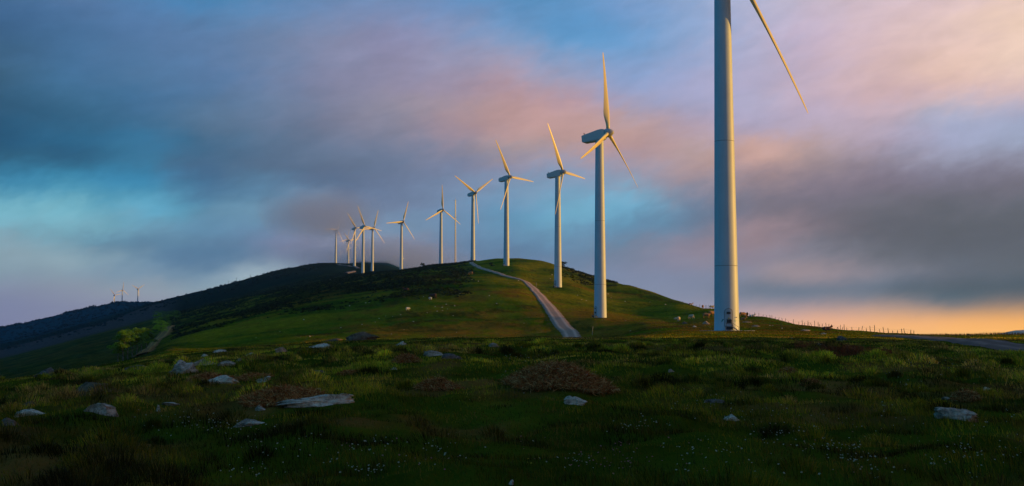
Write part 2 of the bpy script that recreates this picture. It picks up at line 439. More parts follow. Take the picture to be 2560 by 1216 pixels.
def H(x, y):
    x = np.asarray(x, float); y = np.asarray(y, float)
    r = np.hypot(x, y)
    z = H_base(x, y)
    near = 1 - sstep(r, 70, 110)
    z = z + near * sstep(r, 3, 9) * (1 - 0.6 * sstep(r, 34, 62)) * (0.24 * fbm(x * 0.34, y * 0.26, 3, 3) + 0.13 * fbm(x * 1.05, y * 0.8, 2, 11))
    # added ridge, out of view to the right, shaped to shade the foreground
    shade_ridge = sstep(x, 38, 66) * (1 - 0.8 * sstep(x, 80, 130)) * sstep(y, -45, -20) * (1 - sstep(y + 6 * fbm(x / 14, y / 14, 2, 147), 66, 84))
    z = z + shade_ridge * (8.2 + 0.9 * fbm(x / 11, y / 9, 3, 141) + 0.4 * fbm(x / 3.1, y / 3.1, 2, 143))
    mid = sstep(r, 70, 130) * (1 - sstep(r, 900, 1500))
    z = z + mid * 0.35 * fbm(x / 17, y / 22, 3, 23) * np.minimum(r / 260, 1.6)
    far = sstep(r, 1000, 1700)
    z = z + far * (3.2 * fbm(x / 70, y / 110, 4, 31))
    for (mx, my, ra, rb, h) in MOUNDS:
        q = ((x - mx) / ra) ** 2 + ((y - my) / rb) ** 2
        z = z + h * np.exp(-1.6 * q)
    return z


def at(px, d):
    """ground point in view column px at depth d"""
    x = (px - 1280) / F * d
    for _ in range(4):
        z = float(H(x, d)); x = (px - 1280) / F * (d * CT + z * ST)
    return Vector((x, d, z))


def hit(px, py, dmin=4.0, dmax=4500.0, fallback=None):
    """first ground point seen at a place of the photograph"""
    D = np.exp(np.linspace(math.log(dmin), math.log(dmax), 2600))
    zr = z_of(py, D)
    xr = (px - 1280) / F * (D * CT + zr * ST)
    g = H(xr, D)
    k = np.nonzero(zr <= g)[0]
    if len(k) == 0:
        return at(px, fallback or 300.0)
    k = k[0]
    return Vector((xr[k], D[k], g[k]))


def proj(p):
    dep = p[1] * CT + p[2] * ST
    return (1280 + F * p[0] / dep, 608 - F * (p[2] * CT - p[1] * ST) / dep)

# dry heather mounds: left, right, top, bottom in the photograph, how much the ground swells there, label
HEATHER = [
 (1255, 1525, 950, 1012, 0.50, "large brown mound of dead bracken and roots in the middle of the foreground"),
 (978, 1052, 896, 918, 0.16, "small rounded mound of dry brown bracken just below the grey slanting slab"),
 (1042, 1150, 955, 990, 0.14, "low tangle of dry bracken left of the large brown mound"),
 (600, 676, 936, 958, 0.05, "reddish dry heather patch behind the short edge stone, right of the long thin slab"),
 (476, 590, 938, 966, 0.06, "dark red heather patch split by the long thin slab"),
 (596, 800, 987, 1012, 0.10, "strip of brown dead bracken behind the big pale slab"),
 (1950, 1990, 918, 940, 0.06, "small brown bracken tuft in the grass below the nearest turbine"),
 (2004, 2046, 954, 966, 0.05, "flat reddish brown bracken scrap in the right foreground"),
 (2385, 2445, 987, 1002, 0.08, "brown heather cushion just above the large rock at lower right"),
 (845, 890, 925, 945, 0.04, "small dark heather scrap in the grass above the big pale slab"),
]
for h_ in HEATHER:
    cx = (h_[0] + h_[1]) / 2
    p = hit(cx, h_[3] - 0.35 * (h_[3] - h_[2]))
    wdt = (h_[1] - h_[0]) * p.y / F
    MOUNDS.append((p.x, p.y, wdt * 0.62, wdt * 0.60, h_[4]))

# ------------------------------------------------------------------ materials
def new_mat(name):
    m = bpy.data.materials.new(name); m.use_nodes = True
    n = NT(m.node_tree)
    b = n.n.get("Principled BSDF")
    return m, n, b


def paint(name, c, rough=0.45, var=0.10, scale=0.8, streak=True):
    m, n, b = new_mat(name)
    tc = n.new("ShaderNodeTexCoord")
    v = n.vmath('MULTIPLY', tc.outputs["Object"], (1, 1, 0.12 if streak else 1))
    f = n.noise(v, scale * 3, 5, 0.6)
    f2 = n.noise(tc.outputs["Object"], scale * 0.6, 3, 0.5)
    k = n.math('ADD', 1 - var, n.math('MULTIPLY', n.math('ADD', f, f2), var))
    n.put(b.inputs["Base Color"], n.vmath('SCALE', c, scale=k))
    n.put(b.inputs["Roughness"], n.math('ADD', rough - 0.08, n.math('MULTIPLY', f, 0.16)))
    return m


def plain(name, c, rough=0.6, var=0.25, scale=6.0, metallic=0.0, bump=0.0):
    m, n, b = new_mat(name)
    tc = n.new("ShaderNodeTexCoord")
    f = n.noise(tc.outputs["Object"], scale, 5, 0.6)
    n.put(b.inputs["Base Color"], n.vmath('SCALE', c, scale=n.math('ADD', 1 - var, n.math('MULTIPLY', f, 2 * var))))
    b.inputs["Roughness"].default_value = rough
    b.inputs["Metallic"].default_value = metallic
    if bump:
        bp = n.new("ShaderNodeBump"); bp.inputs["Strength"].default_value = bump
        n.put(bp.inputs["Height"], f); n.l.new(bp.outputs[0], b.inputs["Normal"])
    return m


def attr_leaf(name, rough=0.6, transl=0.35):
    """vegetation coloured by a point attribute, a little light passing through"""
    m, n, b = new_mat(name)
    a = n.new("ShaderNodeAttribute"); a.attribute_name = "tint"
    n.l.new(a.outputs["Color"], b.inputs["Base Color"])
    b.inputs["Roughness"].default_value = rough
    b.inputs["Specular IOR Level"].default_value = 0.04
    t = n.new("ShaderNodeBsdfTranslucent")
    n.l.new(a.outputs["Color"], t.inputs["Color"])
    mx = n.new("ShaderNodeMixShader"); mx.inputs[0].default_value = transl
    n.l.new(b.outputs[0], mx.inputs[1]); n.l.new(t.outputs[0], mx.inputs[2])
    o = n.n.get("Material Output"); n.l.new(mx.outputs[0], o.inputs[0])
    return m


M = {}
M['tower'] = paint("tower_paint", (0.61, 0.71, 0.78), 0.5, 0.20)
M['blade'] = paint("blade_sun_gold", (0.90, 0.77, 0.40), 0.35, 0.04, streak=False)  # low sun's gold put into the colour of the white blades
M['nacelle'] = paint("nacelle_paint", (0.70, 0.73, 0.73), 0.5, 0.08, streak=False)
M['hub'] = paint("hub_paint", (0.48, 0.48, 0.48), 0.45, 0.08, streak=False)
M['seam'] = plain("seam_shade", (0.30, 0.32, 0.34), 0.6)
M['dark'] = plain("dark_metal", (0.03, 0.035, 0.04), 0.5)
M['steel'] = plain("galvanised_steel", (0.33, 0.34, 0.35), 0.45, metallic=0.4)
M['door'] = paint("door_paint", (0.50, 0.53, 0.55), 0.5, 0.06)
M['teal'] = plain("teal_decal", (0.02, 0.30, 0.27), 0.5)
M['yellow'] = plain("warning_yellow", (0.65, 0.45, 0.05), 0.5)
M['white'] = plain("white_decal", (0.7, 0.7, 0.7), 0.5)
M['concrete'] = plain("concrete", (0.30, 0.29, 0.28), 0.9, 0.35, 3.0, bump=0.3)
M['wood'] = plain("weathered_wood", (0.075, 0.055, 0.042), 0.9, 0.5, 9.0, bump=0.4)
M['palewood'] = plain("pale_wood", (0.42, 0.36, 0.26), 0.8, 0.3, 6.0)
M['wire'] = plain("fence_wire", (0.10, 0.09, 0.08), 0.6, metallic=0.6)
M['bark'] = plain("bark", (0.13, 0.11, 0.085), 0.9, 0.5, 5.0, bump=0.5)
M['leaf'] = attr_leaf("leaves", 0.55, 0.4)
M['grass'] = attr_leaf("grass_blades", 0.5, 0.35)
M['twig'] = attr_leaf("dry_twigs", 0.8, 0.1)
M['scrub'] = attr_leaf("scrub_leaves", 0.7, 0.2)
M['petal'] = attr_leaf("petals", 0.6, 0.3)


def rock_mat(name, base, lichen=0.5, moss=0.3, brown=0.3):
    m, n, b = new_mat(name)
    tc = n.new("ShaderNodeTexCoord"); g = n.new("ShaderNodeNewGeometry")
    p = tc.outputs["Object"]
    f1 = n.noise(p, 2.2, 6, 0.62); f2 = n.noise(p, 9.0, 5, 0.65); f3 = n.noise(p, 34.0, 3, 0.6)
    c = n.ramp(n.math('ADD', n.math('MULTIPLY', f1, 0.6), n.math('MULTIPLY', f2, 0.4)), [(0.36, [x * 0.28 for x in base]), (0.5, [x * 0.95 for x in base]), (0.64, [min(0.9, x * 1.5) for x in base])])
    ck = n.new("ShaderNodeTexVoronoi"); ck.feature = 'DISTANCE_TO_EDGE'
    n.put(ck.inputs["Vector"], n.vmath('ADD', n.vmath('MULTIPLY', p, (1.0, 1.0, 2.6)), n.vmath('SCALE', n.noise(p, 2.4, 4, 0.65, color=True), scale=1.5))); ck.inputs["Scale"].default_value = 1.15
    c = n.mix(n.maprange(ck.outputs["Distance"], 0.0, 0.035, 0.5, 0.0), c, (0.03, 0.018, 0.016, 1))
    br = n.maprange(n.noise(p, 1.4, 4, 0.6, 0.5), 0.62 - 0.25 * brown, 0.75 - 0.2 * brown)
    c = n.mix(n.math('MULTIPLY', br, 0.8), c, (0.115, 0.075, 0.045, 1))
    up = n.sep(g.outputs["Normal"])[2]
    li = n.math('MULTIPLY', n.maprange(f2, 0.66 - 0.14 * lichen, 0.70 - 0.12 * lichen), n.maprange(f1, 0.35, 0.6))
    c = n.mix(n.math('MULTIPLY', li, 0.8), c, (0.62, 0.55, 0.46, 1))
    mo = n.math('MULTIPLY', n.maprange(n.math('ADD', f1, n.math('MULTIPLY', f2, 0.4)), 0.86 - 0.25 * moss, 0.95 - 0.25 * moss), n.maprange(up, 0.2, 0.8))
    c = n.mix(mo, c, (0.055, 0.065, 0.018, 1))
    n.put(b.inputs["Base Color"], c)
    b.inputs["Roughness"].default_value = 0.85
    b.inputs["Specular IOR Level"].default_value = 0.3
    bp = n.new("ShaderNodeBump"); bp.inputs["Strength"].default_value = 0.8; bp.inputs["Distance"].default_value = 0.09
    n.put(bp.inputs["Height"], n.math('ADD', n.math('MULTIPLY', f2, 0.7), n.math('MULTIPLY', f3, 0.35)))
    n.l.new(bp.outputs[0], b.inputs["Normal"])
    return m


M['rock_grey'] = rock_mat("grey_rock", (0.50, 0.36, 0.245), 0.7, 0.1, 0.1)
M['rock_pale'] = rock_mat("pale_rock", (0.78, 0.58, 0.41), 0.9, 0.0, 0.05)
M['rock_brown'] = rock_mat("brown_rock", (0.22, 0.145, 0.085), 0.25, 0.4, 0.8)
M['rock_dark'] = rock_mat("dark_rock", (0.17, 0.13, 0.105), 0.2, 0.3, 0.3)

# hide colours of the cattle
def hide_mat(name, c1, c2, scale=0.9, lo=0.45, hi=0.6):
    m, n, b = new_mat(name)
    tc = n.new("ShaderNodeTexCoord")
    f = n.noise(tc.outputs["Object"], scale, 3, 0.5)
    n.put(b.inputs["Base Color"], n.mix(n.maprange(f, lo, hi), (*c1, 1), (*c2, 1)))
    b.inputs["Roughness"].default_value = 0.8
    return m


M['hide_pale'] = hide_mat("pale_hide", (0.60, 0.50, 0.36), (0.45, 0.30, 0.17))
M['hide_tan'] = hide_mat("tan_hide", (0.42, 0.20, 0.07), (0.30, 0.13, 0.045))
M['hide_brown'] = hide_mat("brown_hide", (0.09, 0.030, 0.018), (0.06, 0.02, 0.013))
M['hide_black'] = hide_mat("dark_hide", (0.028, 0.018, 0.015), (0.02, 0.014, 0.012))
M['hide_pied'] = hide_mat("pied_hide", (0.26, 0.075, 0.03), (0.65, 0.58, 0.48), 0.7, 0.48, 0.52)
M['hide_white'] = hide_mat("white_fleece", (0.68, 0.66, 0.62), (0.58, 0.55, 0.50))
M['horn'] = plain("horn", (0.35, 0.30, 0.22), 0.5)

# ------------------------------------------------------------------ ground cover colours (albedo of what grows where)
def ground_rgb(x, y, z):
    r = np.hypot(x, y)
    dep = np.maximum(y * CT + z * ST, 1.0)
    px = 1280 + F * x / dep
    n1 = fbm(x / 23, y / 31, 4, 41); n2 = fbm(x / 5.5, y / 8, 3, 47); n3 = fbm(x / 90, y / 140, 3, 53); n4 = fbm(x / 1.7, y / 1.7, 3, 59)
    g = lambda *c: np.array(c)[None, :]
    sh = (len(x), 1)
    green = g(0.072, 0.118, 0.004); olive = g(0.20, 0.172, 0.006); brown = g(0.19, 0.095, 0.012); dark = g(0.020, 0.038, 0.003)
    w = lambda a: np.clip(a, 0, 1).reshape(sh)
    c = green + (olive - green) * w(0.5 + 1.3 * n1 + 0.5 * n2)
    c = c + (brown - c) * w(sstep(n3 + 0.7 * n2 + 0.3 * n4, 0.05, 0.55) * 0.8)
    c = c + (dark - c) * w(sstep(-n1 + 0.9 * n4 + 0.6 * n2, 0.25, 0.75) * 0.75)
    # rusty bog strip on the flank left of the road and right field
    # dense dark gorse on the left shoulder of the near hill
    gor = gorse_mask(x, y, z, px)
    c = c + (g(0.012, 0.020, 0.003) - c) * w(gor * np.clip(0.72 + 1.3 * fbm(x / 22, y / 70, 3, 77) + 0.5 * n2, 0.25, 0.95))
    # the further hill and the lower slopes
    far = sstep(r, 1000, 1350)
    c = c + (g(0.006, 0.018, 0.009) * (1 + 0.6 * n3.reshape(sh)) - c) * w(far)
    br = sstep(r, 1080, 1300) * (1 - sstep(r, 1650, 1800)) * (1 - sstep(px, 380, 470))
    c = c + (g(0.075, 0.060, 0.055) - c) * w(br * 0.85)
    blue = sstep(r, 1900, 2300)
    c = c + (g(0.004, 0.042, 0.055) - c) * w(blue)  # blue of the distant air put into the ridge colour
    lf = sstep(r, 150, 260) * (1 - sstep(px, 330, 520)) * (1 - far)
    c = c + (g(0.026, 0.034, 0.006) * (1 + 1.2 * np.clip(n2, -.6, 1).reshape(sh)) + g(0.03, 0.012, 0.002) * np.clip(n1, 0, 1).reshape(sh) - c) * w(lf * 0.85)
    haze_pale = sstep(r, 3000, 3400) * sstep(px, 2380, 2450)                 # paleness of haze put into the colour of the far right hill
    c = c + (g(0.48, 0.40, 0.36) - c) * w(haze_pale)
    # foreground: shade put into a darker turf colour, with dry patches
    fore = 1 - sstep(r, 60, 105)
    fc = g(0.060, 0.072, 0.005) + (g(0.15, 0.075, 0.016) - g(0.060, 0.072, 0.005)) * w(sstep(fbm(x / 2.7, y / 3.2, 3, 61), 0.05, 0.5))
    c = c + (fc - c) * w(fore)
    c = c * (1 + 0.30 * n4.reshape(sh))
    return np.clip(c, 0.003, 1)


GORSE_EDGE = [(395, 3000)] + [(a_, hit(a_, b_).length if hasattr(hit(a_, b_), 'length') else 500) for a_, b_ in ((432, 842), (500, 828), (600, 803), (700, 775), (800, 752), (900, 740), (1000, 727), (1075, 716), (1150, 708), (1185, 688))] + [(1230, 3000)]


def gorse_mask(x, y, z, px):
    r = np.hypot(x, y)
    n = fbm(x / 30, y / 60, 4, 71)
    # a belt over the left shoulder and crest of the near hill
    inner = np.interp(px, [g_[0] for g_ in GORSE_EDGE], [g_[1] for g_ in GORSE_EDGE])
    left = sstep(r + 170 * n, inner * 0.90, inner * 1.22) * (1 - sstep(r, 1250, 1400))
    # right crest
    rc = np.interp(px, [1330, 1400, 1450, 1540, 1580], [3000, 640, 590, 560, 3000])
    right = sstep(r + 90 * n, rc, rc * 1.10) * (px > 1300)
    return np.clip(np.where(px < 1260, left, right), 0, 1)


az_f = np.radians(np.arange(-26.4, 26.401, 0.055))
az_l = np.radians(np.concatenate([np.arange(-180, -40, 4.0), np.arange(-40, -26.5, 0.7)]))
az_r = np.radians(np.concatenate([np.arange(27.0, 40, 0.7), np.arange(40, 120, 1.5), np.arange(120, 180.01, 4.0)]))
AZ = np.concatenate([az_l, az_f, az_r])
RR = np.concatenate([[0.0], np.geomspace(1.2, 4600, 640)])
xx = np.sin(AZ)[None, :] * RR[:, None]; yy = np.cos(AZ)[None, :] * RR[:, None]
zz = np.where(RR[:, None] < 0.01, -1.62, H(xx, yy))


def terrain():
    nr, na = xx.shape
    v = np.stack([xx, yy, zz], -1).reshape(-1, 3)
    i = np.arange(nr - 1)[:, None] * na + np.arange(na - 1)[None, :]
    q = np.stack([i, i + na, i + na + 1, i + 1], -1).reshape(-1, 4)
    me = np_mesh("ground", v, [q[:, ::-1]], smooth=True)
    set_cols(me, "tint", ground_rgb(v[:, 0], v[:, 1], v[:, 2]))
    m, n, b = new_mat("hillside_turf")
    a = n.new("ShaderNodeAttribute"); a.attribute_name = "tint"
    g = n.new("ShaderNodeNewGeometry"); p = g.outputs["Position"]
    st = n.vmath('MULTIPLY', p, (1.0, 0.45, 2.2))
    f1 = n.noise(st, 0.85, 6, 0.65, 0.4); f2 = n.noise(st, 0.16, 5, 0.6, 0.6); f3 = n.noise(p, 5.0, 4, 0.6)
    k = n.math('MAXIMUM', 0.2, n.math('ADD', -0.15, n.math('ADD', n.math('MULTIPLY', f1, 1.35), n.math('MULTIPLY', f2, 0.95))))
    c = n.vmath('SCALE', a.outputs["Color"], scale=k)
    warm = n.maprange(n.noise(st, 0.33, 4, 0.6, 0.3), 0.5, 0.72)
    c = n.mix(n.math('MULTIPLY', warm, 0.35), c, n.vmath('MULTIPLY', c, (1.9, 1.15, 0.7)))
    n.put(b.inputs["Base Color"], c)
    b.inputs["Roughness"].default_value = 0.95
    b.inputs["Specular IOR Level"].default_value = 0.0
    bp = n.new("ShaderNodeBump"); bp.inputs["Strength"].default_value = 0.8; bp.inputs["Distance"].default_value = 0.35
    n.put(bp.inputs["Height"], n.math('ADD', f1, n.math('MULTIPLY', f3, 0.35)))
    n.l.new(bp.outputs[0], b.inputs["Normal"])
    o = link_mesh("ground", me, None, m)
    tag(o, kind='structure')
    return o


terrain()


def ribbon(name, pts, widths, mat, lift, rough_edge=0.12):
    """road surface draped on the ground along world points"""
    P = np.array([[p[0], p[1]] for p in pts]); s = np.concatenate([[0], np.cumsum(np.hypot(*np.diff(P, axis=0).T))])
    n = max(24, int(s[-1] / 0.8)); t = np.linspace(0, s[-1], n)
    X = pchip(s, P[:, 0], t); Y = pchip(s, P[:, 1], t); Wd = np.interp(t, s, widths); L = np.interp(t, s, lift)
    tx, ty = np.gradient(X), np.gradient(Y); ln = np.hypot(tx, ty) + 1e-9
    nx, ny = -ty / ln, tx / ln
    K = 11
    verts = []
    for k in range(K):
        u = k / (K - 1) * 2 - 1
        edge = 1 + rough_edge * fbm(t / 2.2 + 40 * (u > 0), t * 0 + 5.0, 3, 81) * (abs(u) > 0.7)
        x = X + nx * u * Wd / 2 * edge; y = Y + ny * u * Wd / 2 * edge
        z = H(x, y) + L * (1 - 0.85 * abs(u) ** 6)
        verts.append(np.stack([x, y, z], -1))
    v = np.stack(verts, 1).reshape(-1, 3)
    i = np.arange(n - 1)[:, None] * K + np.arange(K - 1)[None, :]
    q = np.stack([i, i + 1, i + K + 1, i + K], -1).reshape(-1, 4)
    me = np_mesh(name, v, [q], smooth=True)
    uvx = np.tile(np.linspace(-1, 1, K), n); uvy = np.repeat(t, K)
    set_cols(me, "along", np.stack([uvx * 0.5 + 0.5, uvy / 100.0, uvy * 0], -1))
    o = link_mesh(name, me, None, mat)
    tag(o, kind='structure')
    return o


def road_mat(name, c, grassy=0.35):
    m, n, b = new_mat(name)
    a = n.new("ShaderNodeAttribute"); a.attribute_name = "along"
    g = n.new("ShaderNodeNewGeometry"); p = g.outputs["Position"]
    u = n.math('MULTIPLY', n.math('SUBTRACT', n.sep(a.outputs["Color"])[0], 0.5), 2.0)
    au = n.math('ABSOLUTE', u)
    f1 = n.noise(p, 0.5, 5, 0.6); f2 = n.noise(p, 7.0, 4, 0.7)
    tr = n.maprange(n.math('ABSOLUTE', n.math('SUBTRACT', au, 0.5)), 0.0, 0.3, 1.25, 0.7)
    k = n.math('MULTIPLY', tr, n.math('ADD', 0.45, n.math('ADD', n.math('MULTIPLY', f1, 0.6), n.math('MULTIPLY', f2, 0.5))))
    cc = n.vmath('SCALE', c, scale=k)
    gr = n.math('MULTIPLY', n.maprange(n.math('ADD', au, n.math('MULTIPLY', n.math('SUBTRACT', f1, 0.5), 0.7)), 0.72, 1.0), grassy)
    cc = n.mix(gr, cc, (0.07, 0.055, 0.02, 1))
    n.put(b.inputs["Base Color"], cc)
    b.inputs["Roughness"].default_value = 0.9
    b.inputs["Specular IOR Level"].default_value = 0.2
    bp = n.new("ShaderNodeBump"); bp.inputs["Strength"].default_value = 0.5; bp.inputs["Distance"].default_value = 0.05
    n.put(bp.inputs["Height"], f2); n.l.new(bp.outputs[0], b.inputs["Normal"])
    return m


M['road'] = road_mat("gravel", (0.48, 0.31, 0.215))
M['gravel'] = road_mat("grey_gravel", (0.16, 0.115, 0.09), 0.2)
M['dirt'] = road_mat("orange_dirt", (0.36, 0.135, 0.012), 0.4)
M['track'] = road_mat("pale_track", (0.23, 0.19, 0.17), 0.3)

road_px = [(1437, 846, 55), (1424, 832, 52), (1405, 815, 50), (1385, 785, 45), (1362, 755, 38), (1338, 728, 31), (1318, 708, 24), (1290, 697, 21),
           (1255, 688, 17), (1220, 677, 14), (1196, 668, 13), (1178, 657, 13)]
rp, rw, rl = [], [], []
p0 = at(1446, 230); rp.append(p0); rw.append(4.3); rl.append(0.1)
for (a_, b_, w_) in road_px:
    p = hit(a_, b_, dmin=240, fallback=860)
    rp.append(p); rw.append(0.84 * max(3.8, min(5.4, w_ * p.y / F * 1.02))); rl.append(min(0.5, 0.04 + p.y * 0.0006))
ROAD = [(p.x, p.y) for p in rp]
ribbon("road", rp, rw, M['road'], rl)
rp = [at(2215, 106), at(2300, 88), at(2400, 74), at(2480, 64), at(2560, 56), at(2680, 49), at(2900, 42), at(3200, 37), at(3350, 35)]
ROAD2 = [(p.x, p.y) for p in rp]
ribbon("gravel_road", rp, [2.6, 3.0, 3.2, 3.4, 3.5, 3.6, 3.7, 3.7, 3.7], M['gravel'], [0.13] * 9)
rp = [hit(352, 889, 200, fallback=420), hit(368, 876, 200), hit(385, 860, 200), hit(404, 843, 200), hit(424, 818, 200)]
ribbon("dirt_path", rp, [4.0, 4.5, 4.0, 7.0, 5.0], M['dirt'], [0.5] * 5, 0.5)
rp = [hit(846, 663, 1300, fallback=1700), at(868, 1640), at(886, 1560), at(897, 1480)]
ribbon("track", rp, [5, 5, 5, 5], M['track'], [1.2] * 4)
rp = [at(864, 1290), at(872, 1330), at(885, 1400)]
ribbon("side_track", rp, [5, 5, 5], M['track'], [1.2] * 3)


def dist_to_path(x, y, path):
    d = np.full(len(x), 1e9)
    for (x0, y0), (x1, y1) in zip(path[:-1], path[1:]):
        vx, vy = x1 - x0, y1 - y0
        t = np.clip(((x - x0) * vx + (y - y0) * vy) / (vx * vx + vy * vy), 0, 1)
        d = np.minimum(d, np.hypot(x - x0 - t * vx, y - y0 - t * vy))
    return d


# ------------------------------------------------------------------ grass
def sample_polar(n, r0, r1, a0, a1, power):
    """points with density per area falling as r**-power"""
    u = rng.random(n); k = 2 - power
    r = (r0 ** k + u * (r1 ** k - r0 ** k)) ** (1 / k) if abs(k) > 1e-6 else r0 * (r1 / r0) ** u
    a = np.radians(a0 + (a1 - a0) * rng.random(n))
    return r * np.sin(a), r * np.cos(a), r


BARE = []            # (x, y, radius): rocks and heather where no grass grows


def grass_blades(x, y, r, hgt, wid, rgb, lean=0.45):
    n = len(x)
    z = H(x, y) - 0.01
    th = rng.random(n) * 2 * math.pi
    # face roughly across the line of sight so a blade keeps its width
    px_, py_ = np.cos(th), np.sin(th)
    ld = rng.normal(0.35, 1.3, n)                     # lean direction, mostly with the wind to the left
    lm = np.abs(rng.normal(0, lean, n)) + 0.12
    lx, ly = -np.cos(ld) * lm * hgt, np.sin(ld) * lm * hgt
    w = wid / 2
    b0 = np.stack([x - px_ * w, y - py_ * w, z], -1); b1 = np.stack([x + px_ * w, y + py_ * w, z], -1)
    mx, my, mz = x + lx * 0.35, y + ly * 0.35, z + hgt * 0.6
    m0 = np.stack([mx - px_ * w * 0.8, my - py_ * w * 0.8, mz], -1); m1 = np.stack([mx + px_ * w * 0.8, my + py_ * w * 0.8, mz], -1)
    t = np.stack([x + lx, y + ly, z + hgt * (1 - 0.25 * np.minimum(lm, 1.5))], -1)
    v = np.stack([b0, b1, m1, m0, t], 1).reshape(-1, 3)
    i = np.arange(n) * 5
    quads = np.stack([i, i + 1, i + 2, i + 3], -1); tris = np.stack([i + 3, i + 2, i + 4], -1)
    return v, quads, tris, np.repeat(rgb, 5, axis=0)


def blade_colour(n, x, y, dry_amount=0.10):
    pn = fbm(x / 4.0, y / 5.0, 3, 91)
    pal = np.array([[0.050, 0.064, 0.003], [0.080, 0.082, 0.004], [0.120, 0.090, 0.006], [0.026, 0.046, 0.003]])
    c = pal[rng.integers(0, 4, n)] * (0.75 + 0.5 * rng.random((n, 1)))
    yl = np.clip(0.5 + pn, 0, 1)[:, None]
    c = c * (1 + yl * np.array([[0.7, 0.30, 0.1]]))
    # shading put into blade colour: dark close by, brighter on the swell behind
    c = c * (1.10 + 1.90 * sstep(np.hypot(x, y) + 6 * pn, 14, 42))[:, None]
    pb = fbm(x / 3.4, y / 3.0, 3, 99)
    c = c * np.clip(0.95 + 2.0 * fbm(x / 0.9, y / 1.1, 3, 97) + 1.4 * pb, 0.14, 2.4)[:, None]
    br = sstep(fbm(x / 2.1, y / 2.6, 3, 121) + 0.25 * rng.normal(0, 1, n), 0.12, 0.6)[:, None] * 0.85        # withered, brownish tufts
    c = c * (1 - br) + c.mean(1, keepdims=True) * np.array([[2.3, 1.15, 0.30]]) * br
    dry = (rng.random(n) < dry_amount * (1 + 1.5 * pn))[:, None]
    c = np.where(dry, np.array([[0.12, 0.085, 0.025]]) * (0.4 + 0.7 * rng.random((n, 1))), c)
    return c


